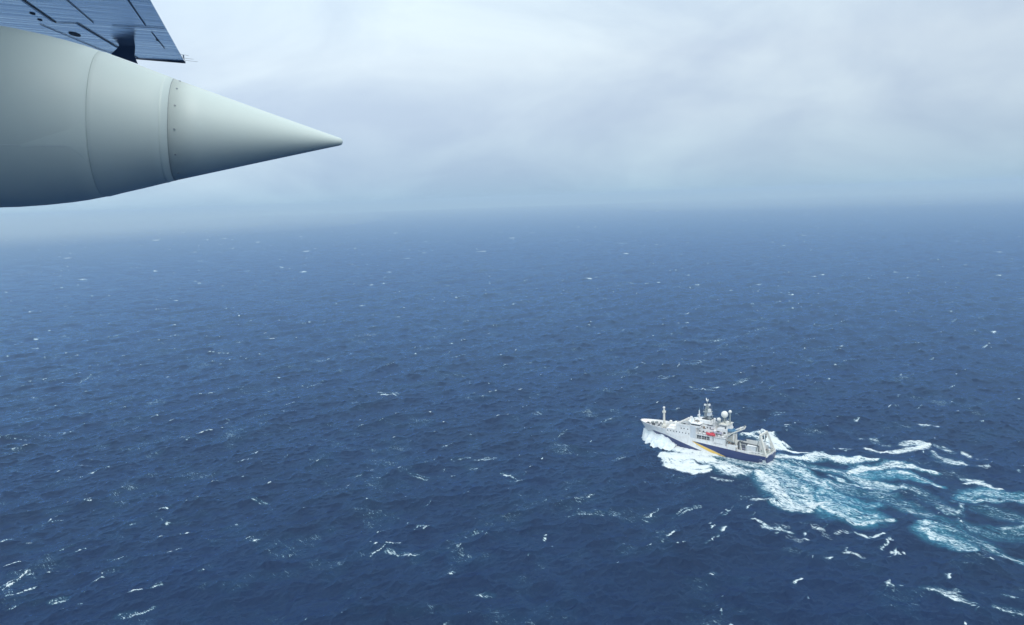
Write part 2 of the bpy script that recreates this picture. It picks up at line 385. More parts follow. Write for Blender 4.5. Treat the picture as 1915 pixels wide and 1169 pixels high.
# --- larger single whitecaps over the open water
CAPS = [((668, 628), (700, 630), 3.2, .9), ((712, 736), (745, 741), 3.0, .97), ((940, 888), (965, 896), 2.5, .85), ((955, 902), (978, 900), 2.2, .95), ((893, 861), (922, 858), 2.6, .92),
        ((848, 865), (880, 858), 1.6, .7), ((400, 659), (432, 660), 2.6, .78), ((148, 716), (168, 704), 2.0, .85), ((165, 710), (188, 703), 1.5, .8), ((728, 1036), (760, 1040), 3.5, .66),
        ((758, 1042), (782, 1044), 2.2, .92), ((5, 1101), (30, 1088), 1.1, .95), ((30, 1088), (50, 1074), 1.8, .97), ((230, 1152), (262, 1148), 3.2, .7), ((262, 1148), (288, 1138), 1.6, .9),
        ((1190, 485), (1222, 486), 2.6, .95), ((998, 430), (1012, 430), 2.6, .95), ((1282, 681), (1318, 676), 2.4, .95), ((1370, 718), (1400, 710), 2.8, .85), ((1222, 706), (1250, 706), 2.4, .85),
        ((1295, 728), (1335, 729), 2.2, .95), ((1335, 726), (1352, 724), 3.0, .8), ((1325, 640), (1360, 635), 2.0, .8), ((1360, 635), (1400, 624), 2.0, .75), ((1400, 620), (1440, 612), 2.2, .85), ((1732, 1106), (1790, 1112), 3.2, .75),
        ((1760, 1112), (1820, 1136), 3.6, .85), ((1875, 1140), (1915, 1148), 3.6, .8), ((1878, 1115), (1900, 1122), 1.6, .8), ((228, 509), (262, 507), 2.2, .85), ((825, 616), (848, 617), 2.0, .9), ((866, 618), (880, 618), 1.8, .8),
        ((895, 544), (930, 541), 1.8, .85), ((1195, 532), (1222, 531), 2.4, .9), ((1050, 549), (1072, 548), 2.2, .9), ((415, 587), (470, 588), 1.6, .8), ((1530, 436), (1550, 437), 2.6, .9), ((1550, 463), (1572, 465), 2.4, .9),
        ((340, 460), (352, 460), 3, .9), ((436, 447), (446, 447), 3, .9), ((466, 488), (484, 486), 2.4, .9), ((376, 476), (392, 474), 2.2, .85), ((1376, 412), (1388, 412), 3.2, .8), ((1130, 408), (1145, 409), 3, .8), ((970, 682), (992, 681), 1.8, .9),
        ((872, 716), (880, 716), 1.8, .95), ((418, 787), (426, 787), 1.3, .95), ((330, 655), (345, 654), 1.6, .8), ((60, 745), (76, 742), 1.2, .85), ((0, 820), (55, 817), 1.8, .7), ((68, 812), (122, 810), 1.5, .85), ((275, 775), (330, 770), 1.5, .7),
        ((655, 893), (675, 888), 1.8, .8), ((770, 890), (800, 892), 1.5, .75), ((1145, 862), (1175, 858), 2, .7), ((1165, 910), (1185, 912), 1.3, .7), ((1200, 964), (1215, 968), 1.4, .75), ((1250, 962), (1310, 948), 1.3, .8), ((1060, 968), (1160, 962), 1.2, .7),
        ((880, 1002), (900, 998), 1.5, .75), ((788, 986), (812, 984), 1.2, .85), ((295, 956), (315, 954), 1.5, .85), ((205, 1046), (240, 1038), 1.0, .85), ((900, 1108), (920, 1110), 2.4, .66), ((1325, 1073), (1337, 1074), 1.5, .85), ((845, 1076), (852, 1076), 1.2, .85),
        ((95, 1130), (120, 1125), 2.5, .6), ((1650, 680), (1700, 682), 2.0, .6), ((1408, 545), (1425, 545), 2.2, .9), ((1500, 655), (1512, 655), 1.6, .8), ((1445, 776), (1465, 770), 1.4, .85), ((1700, 608), (1712, 606), 2, .7), ((1720, 800), (1745, 798), 1.6, .8),
        ((20, 770), (32, 768), 1.4, .8), ((100, 690), (125, 686), 1.6, .7), ((180, 838), (200, 834), 2, .66), ((480, 795), (500, 790), 1.6, .7), ((520, 770), (560, 768), 1.2, .6), ((1000, 775), (1010, 777), 1.4, .85), ((470, 935), (500, 940), 2.2, .6)]
for a, b, wd, wh in CAPS:
    gx = rng.normal(0, 1, 2)*0.8
    mid = ((a[0]+b[0])/2+gx[0], (a[1]+b[1])/2-rng.uniform(-.6, 1.4))
    wd *= .62; wh *= .97
    stroke([a, mid, b], (wd*.5, wd, wd*.45), wh, .12, .25)
    stroke([(a[0]-4, a[1]-2.5), (mid[0], mid[1]-3.5), (b[0]+3, b[1]-3)], wd*1.2, wh*.55, .1)
# calm the water a little in the foam and round the ship, and heap it where the foam is thick
lx = (NX-SX)*hx+(NY-SY)*hy; ly = -(NX-SX)*hy+(NY-SY)*hx
inside = np.clip(1-np.maximum(np.abs(ly)-8, 0)/18, 0, 1)*np.clip(1-np.maximum(np.abs(lx-42)-42, 0)/20, 0, 1)
Z = Hh.copy(); zn = Z[near]*(1-.8*inside)+up*(0.3+1.0*vnoise(NX, NY, 3.1, 9)+.8*vnoise(NX, NY, 1.4, 10))+inside*0.7
dxn = DX[near]*(1-.7*inside); dyn = DY[near]*(1-.7*inside)
Z[near] = zn; DX[near] = dxn; DY[near] = dyn; FOAM[near] = fo; AQUA[near] = aq
curv = RR**2/(2*6371000.0)*0.85
V = np.stack([X-LAMB*DX*-1, Y-LAMB*DY*-1, Z-curv], -1).astype(np.float32)
nv = NR*NA
idx = np.arange(nv).reshape(NR, NA)
a_ = idx[:-1, :]; b_ = idx[1:, :]
q4 = np.stack([a_, b_, np.roll(b_, -1, 1), np.roll(a_, -1, 1)], -1).reshape(-1, 4)[:, ::-1]
me = bpy.data.meshes.new('sea')
me.vertices.add(nv); me.vertices.foreach_set('co', V.reshape(-1))
nf = len(q4); me.loops.add(nf*4); me.loops.foreach_set('vertex_index', np.ascontiguousarray(q4.reshape(-1)).astype(np.int32))
me.polygons.add(nf); me.polygons.foreach_set('loop_start', (np.arange(nf)*4).astype(np.int32)); me.polygons.foreach_set('loop_total', np.full(nf, 4, np.int32))
me.update(calc_edges=True)
me.polygons.foreach_set('use_smooth', np.ones(nf, dtype=bool))
for nm, ar in (('foam', FOAM), ('aqua', AQUA)):
    at_ = me.attributes.new(nm, 'FLOAT', 'POINT'); at_.data.foreach_set('value', ar.reshape(-1).astype(np.float32))
sea = bpy.data.objects.new('sea', me); link(sea); sea['kind'] = 'structure'
gz = np.diff(V[...,2],axis=1)/np.maximum(np.hypot(np.diff(V[...,0],axis=1),np.diff(V[...,1],axis=1)),1e-3)
mk = (RR[:,1:]>400)&(RR[:,1:]<450)&(np.abs(AA[:,1:])<R(30)); print('slope rms', gz[mk].std(), 'hs', 4*V[...,2][:,1:][mk].std())

def foam_nodes(t, attr=True):
    lk = t.links.new; N = t.nodes.new
    geo = N('ShaderNodeTexCoord')
    mp = N('ShaderNodeMapping'); mp.inputs['Rotation'].default_value = (0, 0, R(-140+6)); mp.inputs['Scale'].default_value = (.42, 1, .6)
    # rotate first, then stretch along the wake
    mr = N('ShaderNodeVectorRotate'); mr.rotation_type = 'Z_AXIS'; mr.inputs['Angle'].default_value = R(-140+6); lk(geo.outputs['Object'], mr.inputs[0])
    ms = N('ShaderNodeMapping'); ms.inputs['Scale'].default_value = (.36, 1, .6); lk(mr.outputs[0], ms.inputs[0])
    nA = N('ShaderNodeTexNoise'); nA.inputs['Scale'].default_value = 1.3; nA.inputs['Detail'].default_value = 6; nA.inputs['Roughness'].default_value = .7; nA.inputs['Distortion'].default_value = .8; lk(ms.outputs[0], nA.inputs[0])
    nB = N('ShaderNodeTexNoise'); nB.inputs['Scale'].default_value = .16; nB.inputs['Detail'].default_value = 4; nB.inputs['Distortion'].default_value = .6; lk(ms.outputs[0], nB.inputs[0])
    m1 = N('ShaderNodeMath'); m1.operation = 'MULTIPLY_ADD'; lk(nA.outputs[0], m1.inputs[0]); m1.inputs[1].default_value = .67
    m2 = N('ShaderNodeMath'); m2.operation = 'MULTIPLY'; lk(nB.outputs[0], m2.inputs[0]); m2.inputs[1].default_value = .33; lk(m2.outputs[0], m1.inputs[2])
    nR = N('ShaderNodeTexNoise'); nR.inputs['Scale'].default_value = .42; nR.inputs['Detail'].default_value = 5; nR.inputs['Roughness'].default_value = .6; nR.inputs['Distortion'].default_value = 1.2; lk(ms.outputs[0], nR.inputs[0])
    r1 = N('ShaderNodeMath'); r1.operation = 'SUBTRACT'; lk(nR.outputs[0], r1.inputs[0]); r1.inputs[1].default_value = .5
    r2 = N('ShaderNodeMath'); r2.operation = 'ABSOLUTE'; lk(r1.outputs[0], r2.inputs[0])
    r3 = N('ShaderNodeMath'); r3.operation = 'MULTIPLY_ADD'; lk(r2.outputs[0], r3.inputs[0]); r3.inputs[1].default_value = -.95; lk(m1.outputs[0], r3.inputs[2])
    r4 = N('ShaderNodeMath'); r4.operation = 'ADD'; lk(r3.outputs[0], r4.inputs[0]); r4.inputs[1].default_value = .105
    return r4.outputs[0], geo, mr
sm = bpy.data.materials.new('sea_water'); sm.use_nodes = True; t = sm.node_tree; t.nodes.clear(); N = t.nodes.new; lk = t.links.new
nse, geo, mr = foam_nodes(t)
fa = N('ShaderNodeAttribute'); fa.attribute_name = 'foam'; aa = N('ShaderNodeAttribute'); aa.attribute_name = 'aqua'
def math_(op, a, b=None, c=None, clamp=False):
    n = N('ShaderNodeMath'); n.operation = op; n.use_clamp = clamp
    for i, v in enumerate((a, b, c)):
        if v is None: continue
        if isinstance(v, (int, float)): n.inputs[i].default_value = v
        else: lk(v, n.inputs[i])
    return n.outputs[0]
nc = math_('SUBTRACT', nse, .5)
s1 = math_('MULTIPLY_ADD', nc, 3.0, fa.outputs['Fac'])
ff = math_('MULTIPLY', math_('SUBTRACT', s1, .58), 2.5, clamp=True)
ff = math_('MULTIPLY', ff, math_('MULTIPLY', fa.outputs['Fac'], 6.0, clamp=True))
a1 = math_('MULTIPLY', aa.outputs['Fac'], math_('MULTIPLY_ADD', nc, 3.2, .42, clamp=True), clamp=True)
# water body
wb = N('ShaderNodeMix'); wb.data_type = 'RGBA'; lk(a1, wb.inputs[0]); wb.inputs[6].default_value = (.0006, .007, .036, 1); wb.inputs[7].default_value = (.055, .36, .48, 1)
# broad patches of slightly different blue
nL = N('ShaderNodeTexNoise'); nL.inputs['Scale'].default_value = .011; nL.inputs['Detail'].default_value = 3; lk(geo.outputs['Object'], nL.inputs[0])
hv = N('ShaderNodeHueSaturation'); lk(wb.outputs[2], hv.inputs['Color']); lk(math_('MULTIPLY_ADD', math_('SUBTRACT', nL.outputs[0], .5), .9, 1.0), hv.inputs['Value'])
# ripples: crests lie across the wind
rot = N('ShaderNodeVectorRotate'); rot.rotation_type = 'Z_AXIS'; rot.inputs['Angle'].default_value = R(40); lk(geo.outputs['Object'], rot.inputs[0])
hsum = None
for sc_, amp, st in ((.16, .60, .5), (.42, .42, .5), (1.1, .18, .55), (2.6, .06, .6)):
    m_ = N('ShaderNodeMapping'); m_.inputs['Scale'].default_value = (1, st, 1); lk(rot.outputs[0], m_.inputs[0])
    n_ = N('ShaderNodeTexNoise'); n_.inputs['Scale'].default_value = sc_; n_.inputs['Detail'].default_value = 2; n_.inputs['Roughness'].default_value = .5; n_.inputs['Distortion'].default_value = .5; lk(m_.outputs[0], n_.inputs[0])
    v_ = math_('MULTIPLY', n_.outputs[0], amp)
    hsum = v_ if hsum is None else math_('ADD', hsum, v_)
bp = N('ShaderNodeBump'); bp.inputs['Strength'].default_value = 1.0; bp.inputs['Distance'].default_value = 1.25; lk(hsum, bp.inputs['Height'])
wd_ = N('ShaderNodeBsdfDiffuse'); lk(hv.outputs[0], wd_.inputs[0]); lk(bp.outputs[0], wd_.inputs['Normal'])
wg_ = N('ShaderNodeBsdfGlossy'); wg_.inputs['Color'].default_value = (.215, .45, .80, 1); wg_.inputs['Roughness'].default_value = .06; lk(bp.outputs[0], wg_.inputs['Normal'])
fr_ = N('ShaderNodeFresnel'); fr_.inputs['IOR'].default_value = 1.33; lk(bp.outputs[0], fr_.inputs['Normal'])
pw = N('ShaderNodeMixShader'); lk(fr_.outputs[0], pw.inputs[0]); lk(wd_.outputs[0], pw.inputs[1]); lk(wg_.outputs[0], pw.inputs[2])
pf = N('ShaderNodeBsdfPrincipled'); pf.inputs['Roughness'].default_value = .9; pf.inputs['Specular IOR Level'].default_value = .1
fc = N('ShaderNodeMix'); fc.data_type = 'RGBA'; fc.inputs[6].default_value = (.28, .48, .57, 1); fc.inputs[7].default_value = (.68, .73, .74, 1); lk(ff, fc.inputs[0]); lk(fc.outputs[2], pf.inputs['Base Color'])
bf = N('ShaderNodeBump'); bf.inputs['Strength'].default_value = .8; bf.inputs['Distance'].default_value = .8; lk(nse, bf.inputs['Height']); lk(bf.outputs[0], pf.inputs['Normal'])
mxs = N('ShaderNodeMixShader'); lk(math_('POWER', ff, .8), mxs.inputs[0]); lk(pw.outputs[0], mxs.inputs[1]); lk(pf.outputs[0], mxs.inputs[2])
out = N('ShaderNodeOutputMaterial'); lk(mxs.outputs[0], out.inputs[0]); me.materials.append(sm)

# ------------------------------------------------------------------ the research ship
ship = empty('research_ship', 'white and navy research ship with a yellow diagonal stripe, ploughing through the waves', 'ship', (SX, SY, 0), HEAD)
HB = 7.9
def xstem(z): return 77.5+max(z, -3)/12.0*8.0
def halfb(x, z):
    zz = max(min(z, 13), -3)
    le = 36-zz*1.0; pw_ = 1.15-.045*zz
    u = max(0.0, min(1.0, (xstem(zz)-x)/le))
    y = HB*(math.sin(math.pi/2*u)**max(pw_, .5))
    if x < 12: y *= 1-.06*((12-x)/12)**2*(1 if zz > 3 else 1+(3-zz)*1.6)
    if zz < 2: y *= 1-.015*(2-zz)**2
    return y
def top(x):
    if x <= 17: return 5.15
    if x <= 31.5: return 7.1
    if x <= 62.6: return 8.8
    return 11.6+(x-62.6)/22*.75
def loft(xs, zlo, zhi, nz, off=0.0, side=1, endcap=False):
    """hull plating on one side between two height curves"""
    mb = MB(); P = []
    for x in xs:
        a, b = zlo(x), zhi(x)
        row = []
        for j in range(nz+1):
            z = a+(b-a)*j/nz
            xx = min(x, xstem(z)-.02)
            row.append((xx, side*(halfb(xx, z)+off), z))
        P.append(row)
    v = [p for r_ in P for p in r_]; n = nz+1; f = []
    for i in range(len(xs)-1):
        for j in range(nz): f.append((i*n+j, (i+1)*n+j, (i+1)*n+j+1, i*n+j+1))
    return mb.add(v, f), P
xs = list(np.linspace(0, 17, 9))+[17.05]+list(np.linspace(19, 31.5, 7))+[31.55]+list(np.linspace(34, 62.6, 18))+[62.65]+list(np.linspace(64, 85.6, 26))
hull = MB()
for sd_ in (1, -1):
    mb, P = loft(xs, lambda x: -3.0 if x > 6 else -3.0+(6-x)*.55, top, 18, 0, sd_)
    hull.add(mb.v, mb.f)
hb = hull.build('hull', M['white'], ship, smooth=False)
so_ = hb.modifiers.new('plate', 'SOLIDIFY'); so_.thickness = .22; so_.offset = 0
# transom (navy, raked and slightly rounded)
tr = MB(); rows_ = []
for j in range(8):
    z = .2+(5.2-.2)*j/7; b = halfb(0, z); rows_.append([(-.15-(.9*(1-(y_/b)**2))*(.4+z/8), y_, z) for y_ in np.linspace(-b, b, 13)])
v = [p for r_ in rows_ for p in r_]; tr.add(v, [(j*13+i, j*13+i+1, (j+1)*13+i+1, (j+1)*13+i) for j in range(7) for i in range(12)])
tro = tr.build('transom', M['navy'], ship, smooth=True); sx_ = tro.modifiers.new('plate', 'SOLIDIFY'); sx_.thickness = .2; sx_.offset = 0
# navy and yellow paint schemes: thin plates of paint on the hull sides
ydiag_x = lambda z: 45.5-(6.95-z)/(6.95-1.2)*21.0      # the diagonal between white and aft navy
zdiag = lambda x: 6.95-(45.5-x)/21.0*(6.95-1.2)
topb = lambda x: 5.16 if x < 10 else 5.16+(x-10)/35.5*1.75
for sd_ in (1, -1):
    a, _ = loft(list(np.linspace(0, 24.4, 24)), lambda x: -2.9 if x > 6 else -2.9+(6-x)*.55, topb, 10, .14, sd_)
    b, _ = loft(list(np.linspace(24.4, 45.4, 22)), lambda x: zdiag(x)+.05, topb, 6, .14, sd_)
    a.add(b.v, b.f); a.build('aft_hull_paint', M['navy'], ship)
    lowb = lambda x: (1.0 if x < 36 else 1.0+(x-36)/9*2.1 if x < 45 else 3.1+(x-45)/19.2*4.5 if x < 64.2 else 7.6+(x-64.2)/21*1.5)  # towards the bow the navy also paints in the shade under the flare
    a, _ = loft(list(np.linspace(24.5, 85.0, 64)), lambda x: -2.9, lowb, 12, .13, sd_); a.build('forward_hull_paint_shade', M['navy'], ship)
    wdt = lambda x: .12+1.55*math.sin(math.pi*min(1, max(0, (x-23.8)/21.8)))**.8
    a, _ = loft(list(np.linspace(23.8, 45.4, 24)), lambda x: max(zdiag(x)-wdt(x), .6), zdiag, 4, .18, sd_); a.build('yellow_stripe', M['yellow'], ship)
def deck_plate(x0, x1, z, name, m, inset=.2, n=14):
    pts = [(x, halfb(min(x, xstem(z)-.1), z)-inset) for x in np.linspace(x0, x1, n)]
    poly = pts+[(x, -y) for x, y in pts[::-1]]
    return MB().prismz(poly, z-.15, z).build(name, m, ship)
deck_plate(-.1, 26, 4.3, 'working_deck', M['deck'])
deck_plate(26.02, 62.5, 8.0, 'main_deck', M['grey'])
deck_plate(56, 83.9, 10.3, 'foredeck', M['grey'])
# superstructure flush with the hull sides
def flush(x0, x1, z0, z1, name, m, off=.02, slope=0.0):
    xs_ = np.linspace(x0, x1, 10)
    pts = [(x, halfb(x, 12)+off) for x in xs_]
    poly = pts+[(x, -y) for x, y in pts[::-1]]
    n = len(poly); v = [(a, b, z0) for a, b in poly]+[(a-(slope if a > x1-1 else 0), b*(.985), z1) for a, b in poly]
    mb = MB().add(v, [tuple(range(n))[::-1], tuple(range(n, 2*n))]+[(i, (i+1) % n, (i+1) % n+n, i+n) for i in range(n)])
    return mb.build(name, m, ship)
sup = flush(43, 57.2, 8.82, 15.4, 'superstructure', M['white'], slope=1.2)
fsup = flush(57.22, 63.4, 8.82, 12.4, 'forecastle_house', M['white'], slope=.6)
flush(43.4, 55.6, 15.41, 15.5, 'roof_deck', M['grey'], off=-.35)
bw = MB()
for sd_ in (1, -1):
    bw.box(42.9, 56.0, sd_*HB-.09, sd_*HB+.09, 15.35, 16.3)
bw.box(55.8, 56.0, -7.8, 7.8, 15.35, 16.2)
bw.build('roof_bulwark', M['white'], ship)
MB().box(43.0, 46.6, HB+.03, HB+.10, 8.9, 16.2).build('side_plate', M['pale'], ship)
MB().box(43.0, 46.6, -HB-.10, -HB-.03, 8.9, 16.2).build('side_plate', M['pale'], ship)
def porthole(x, y, z, r=.24, sd_=1):
    return MB().tube((x, y, z), (x, y+sd_*.08, z), r, n=10).build('porthole', M['dark'], ship)
for i in range(8):
    for sd_ in (1, -1):
        x = 62-i*2.05; porthole(x, sd_*(halfb(x, 12)*.995), 10.9, .36, sd_)
for x in (52.7, 50.8, 48.4):
    for sd_ in (1, -1): porthole(x, sd_*(HB-.06), 13.6, .38, sd_)
# recessed walkway with dark openings under the boat deck
for sd_ in (1, -1):
    MB().box(32.3, 42.98, sd_*7.3-.12, sd_*7.3+.12, 8.02, 11.4).build('side_wall', M['white'], ship)
    for x0, x1 in ((41.2, 42.4), (39.7, 41.0), (37.9, 39.2), (36.3, 37.6), (34.3, 35.9)):
        MB().box(x0, x1, sd_*7.5-.12, sd_*7.5+.12, 9.0, 10.9).build('wall_opening', M['dark'], ship)
    rl = MB()
    for x in np.arange(32.4, 43, 1.3): rl.tube((x, sd_*7.8, 8.8), (x, sd_*7.8, 9.9), .05, n=6)
    rl.tube((32.4, sd_*7.8, 9.9), (43, sd_*7.8, 9.9), .06, n=6)
    rl.build('railing', M['white'], ship)
    MB().box(24, 43, sd_*7.7-.25 if sd_ > 0 else -7.95, 7.95 if sd_ > 0 else -7.45, 11.45, 11.75).build('boat_deck_edge', M['white'], ship)
MB().box(24, 42.95, -7.4, 7.4, 11.5, 11.72).build('boat_deck', M['grey'], ship)
for sd_ in (1, -1):
    rl = MB()
    for x in np.arange(24.2, 42.9, 1.5): rl.tube((x, sd_*7.75, 11.7), (x, sd_*7.75, 12.8), .05, n=6)
    for z in (12.25, 12.8): rl.tube((24.2, sd_*7.75, z), (42.9, sd_*7.75, z), .05, n=6)
    rl.build('railing', M['white'], ship)
# deckhouse tiers behind the wheelhouse
dh = MB().box(31.5, 42.9, -5.2, 5.4, 11.75, 14.6).box(32.5, 42.9, -5.0, 5.2, 14.6, 17.2).box(35.6, 42.5, -4.2, 4.4, 17.2, 19.6, .15)
dho = dh.build('deckhouse', M['white'], ship)
for x, z in ((41.6, 13), (39.2, 13.1), (37, 13), (34.4, 13), (40.4, 15.8), (36.8, 15.9), (34.9, 15.9), (33.4, 13.2)):
    MB().box(x-.38, x+.38, 5.38 if z < 14.6 else 5.18, 5.47 if z < 14.6 else 5.27, z-.4, z+.4).build('window', M['dark'], dho)
MB().box(38.2, 39.6, 4.6, 5.5, 14.9, 16.3, .2).build('ventilator', M['rust'], dho)
ds = MB().box(32.3, 37.0, -5.1, 5.5, 17.22, 17.3)
ds.build('deck_top', M['grey'], dho)
MB().box(33, 36.6, 5.3, 5.38, 17.3, 17.75).build('dark_locker', M['dark'], dho)
# wheelhouse with a dark window band under a white overhanging roof and bridge wings
wh = MB().prismz([(40.6, -7.7), (46.0, -7.7), (49.2, -4.2), (50.0, 0), (49.2, 4.2), (46.0, 7.7), (40.6, 7.7)], 15.5, 16.6).build('wheelhouse', M['white'], ship)
MB().prismz([(40.8, -7.5), (45.9, -7.5), (49.0, -4.1), (49.8, 0), (49.0, 4.1), (45.9, 7.5), (40.8, 7.5)], 16.45, 17.5).build('window_band', M['glass'], wh)
MB().prismz([(40.2, -8.0), (46.2, -8.0), (49.7, -4.4), (50.6, 0), (49.7, 4.4), (46.2, 8.0), (40.2, 8.0)], 17.5, 18.0).build('roof', M['white'], wh, bevel=.1)
MB().box(41, 45.5, -3.4, 3.4, 18.0, 19.4, .3).build('monkey_island', M['white'], wh)
MB().box(42, 45.6, 3.2, 3.7, 18.1, 18.7).build('roof_locker', M['rust'], wh)
rl = MB()
for y in np.arange(-7.5, 7.6, 1.5):
    rl.tube((48.9-abs(y)*.38, y, 18), (48.9-abs(y)*.38, y, 19), .05, n=6)
for y in np.arange(-7.5, 7.4, 1.5):
    y2 = y+1.5; rl.tube((48.9-abs(y)*.38, y, 19), (48.9-abs(y2)*.38, y2, 19), .05, n=6)
rl.build('railing', M['lblue'], wh)
sl_ = MB().tube((49.4, 1, 18), (49.4, 1, 19.0), .25).box(48.8, 50.0, .4, 1.6, 19, 19.9, .1).build('pedestal_radar', M['white'], ship)  # small radar on a pedestal at the front of the wheelhouse roof
# foremast: a white column with a collar and a round head
fm = MB().tube((68.8, 0, 10.3), (68.8, 0, 14), 1.0, .75, 14).tube((68.8, 0, 14), (68.8, 0, 21.2), .75, .6, 14).build('foremast', M['cream'], ship, smooth=False)
MB().tube((68.8, 0, 19.2), (68.8, 0, 20.2), 1.15, 1.15, 14).build('platform', M['cream'], fm)
MB().ball((68.8, 0, 22.4), .75).tube((68.8, 0, 21.1), (68.8, 0, 22.0), .3).build('mast_head', M['dome'], fm, smooth=True)
MB().box(69.2, 69.9, -.3, .3, 21.9, 22.4).build('mast_lamp', M['dark'], fm)
MB().tube((68.8, 0, 23), (68.8, 0, 24.6), .05).build('aerial', M['steel'], fm)
# foredeck fittings
ho = MB().box(66.2, 69.0, -1.6, 3.0, 10.3, 11.8, .1).build('hatch_house', M['cream'], ship, bevel=.08)
for k, (x, y) in enumerate(((80.2, .6), (78.4, -2.2), (78.4, 2.6), (76.3, -3.6), (75.6, 1.6))):
    wd = MB().tube((x-.1, y-.7, 11.0), (x-.1, y+.7, 11.0), .55, n=12).box(x-.7, x+.7, y-.9, y-.7, 10.3, 11.5).box(x-.7, x+.7, y+.7, y+.9, 10.3, 11.5)
    wd.build('windlass', M['dark'] if k % 2 == 0 else M['steel'], ship)
for x, y in ((77, 0), (73.5, -4.2), (73.6, 3.8), (72.2, 0.4), (71.0, -2.2), (70.9, 4.6), (66.0, 5.6), (64.9, 5.6), (63.9, 5.7)):
    MB().tube((x, y-.35, 10.3), (x, y-.35, 11.3), .2, n=8).tube((x, y+.35, 10.3), (x, y+.35, 11.3), .2, n=8).box(x-.3, x+.3, y-.8, y+.8, 10.3, 10.5).build('bollard', M['dark'], ship)
for (x, y, r) in ((65.8, -3.2, .95), (62.4, -3.6, .85), (62.2, -1.0, 1.05)):
    MB().tube((x, y, 10.3), (x, y, 13.0), .42, n=10).ball((x, y, 13.3), r, sz=.8).build('ventilator', M['dome'], ship, smooth=True)
fc_ = MB().bar((66.6, .4, 13.0), (60.4, 1.4, 14.4), .5).tube((66.6, .4, 10.3), (66.6, .4, 13.2), .45).bar((60.4, 1.4, 12.4), (60.4, 1.4, 14.4), .35).build('deck_crane', M['white'], ship)
MB().box(58.6, 62.4, 2.2, 6.2, 12.4, 13.5, .15).build('stair_house', M['white'], ship)
MB().box(62.0, 62.5, 3.0, 4.2, 12.45, 13.2).build('door', M['dark'], ship)
for y0 in (-5.6, 4.2):
    rl = MB()
    for x in np.arange(57.4, 63.2, 1.1): rl.tube((x, y0, 12.4), (x, y0, 13.4), .05, n=6)
    rl.tube((57.4, y0, 13.4), (63, y0, 13.4), .06, n=6); rl.build('railing', M['white'], ship)
MB().box(56.2, 59.0, -6.0, 1.2, 12.4, 14.6, .2).build('forward_house', M['white'], ship)
# pole mast
pm = MB().tube((44.0, 1.2, 18.0), (44.0, 1.2, 24.6), .62, .28, 12).build('pole_mast', M['white'], ship)
MB().tube((44.9, -.9, 24.5), (43.6, 3.0, 24.5), .1).tube((44.0, 1.2, 24.5), (44.0, 1.2, 26.0), .06).build('crosstree', M['lblue'], pm)
MB().box(43.7, 44.9, .2, 2.2, 21.6, 21.8).build('radar_scanner', M['white'], pm)
# main lattice mast with its platforms and the crescent shaped aerial on top
mm_ = MB()
mx0, my0 = 39.4, 0.0
for sx_ in (-1, 1):
    for sy_ in (-1, 1): mm_.tube((mx0+sx_*1.5, my0+sy_*1.5, 19.5), (mx0+sx_*.55, my0+sy_*.55, 27.6), .22, n=6)
for z in (20.4, 22.2, 24.0, 25.8, 27.6):
    h_ = 1.5-(z-19.5)/8.1*.95
    c4 = [(mx0-h_, my0-h_, z), (mx0+h_, my0-h_, z), (mx0+h_, my0+h_, z), (mx0-h_, my0+h_, z)]
    for i in range(4): mm_.tube(c4[i], c4[(i+1) % 4], .09, n=6)
    if z < 27:
        h2 = 1.5-(z+1.8-19.5)/8.1*.95
        d4 = [(mx0-h2, my0-h2, z+1.8), (mx0+h2, my0-h2, z+1.8), (mx0+h2, my0+h2, z+1.8), (mx0-h2, my0+h2, z+1.8)]
        for i in range(4): mm_.tube(c4[i], d4[(i+1) % 4], .07, n=6)
mm_.tube((mx0, my0, 27.6), (mx0, my0, 30.9), .16)
mmo = mm_.build('lattice_mast', M['steel'], ship)
MB().box(mx0-2.6, mx0-.4, -1.2, 1.6, 22.0, 23.9, .1).build('mast_cabinet', M['pale'], mmo)
MB().box(mx0-3.2, mx0+2.4, -2.1, 2.1, 19.65, 20.2).build('exhaust_top', M['dark'], mmo)
MB().box(mx0-2.7, mx0+2.0, -2.2, 2.0, 24.0, 24.15).build('platform', M['steel'], mmo)
MB().box(mx0-2.2, mx0-.9, -.9, .9, 24.15, 25.9, .1).tube((mx0+1.3, 0, 24.1), (mx0+1.3, 0, 25.6), .3).build('mast_lamp', M['white'], mmo)
MB().tube((mx0-1.5, -1.2, 28.3), (mx0+1.5, 1.3, 28.3), .14).box(mx0+.5, mx0+1.5, .3, 1.2, 27.9, 28.8).box(mx0-1.5, mx0-.5, -1.2, -.3, 27.6, 28.8).build('radar_scanner', M['white'], mmo)
for y_, x_ in ((-1.6, -2.2), (1.2, -2.4), (1.8, 1.6)):
    MB().tube((mx0+x_, y_, 24.1), (mx0+x_, y_, 28.0), .06).build('aerial', M['steel'], mmo)
crs = MB()
prev = None
for i in range(13):
    a = math.pi*(1.02+.96*i/12); p_ = (mx0+1.65*math.cos(a)*.75, my0-1.65*math.cos(a)*.72, 32.3+1.5*math.sin(a))
    rr = .14+.26*math.sin(math.pi*i/12)
    if prev: crs.tube(prev[0], p_, prev[1], rr, 8)
    prev = (p_, rr)
crs.build('crescent_aerial', M['white'], mmo)
# radomes
def radome(x, y, z, r, zb, rp, label, sz=1.0, m='dome', legs=False):
    pd = MB()
    if legs:
        for i in range(4):
            a = math.pi/4+i*math.pi/2; pd.tube((x+1.6*math.cos(a), y+1.6*math.sin(a), zb), (x+.8*math.cos(a), y+.8*math.sin(a), z-r*.8), .14, n=6)
        pd.tube((x, y, zb), (x, y, z-r*.8), .35)
    else: pd.tube((x, y, zb), (x, y, z-r*sz*.8), rp, rp*.8, 12)
    dm = MB().ball((x, y, z), r, 24, 14, sz).build('radome', M[m], ship, smooth=True, label=label)
    pd.build('pedestal', M['steel'], dm)
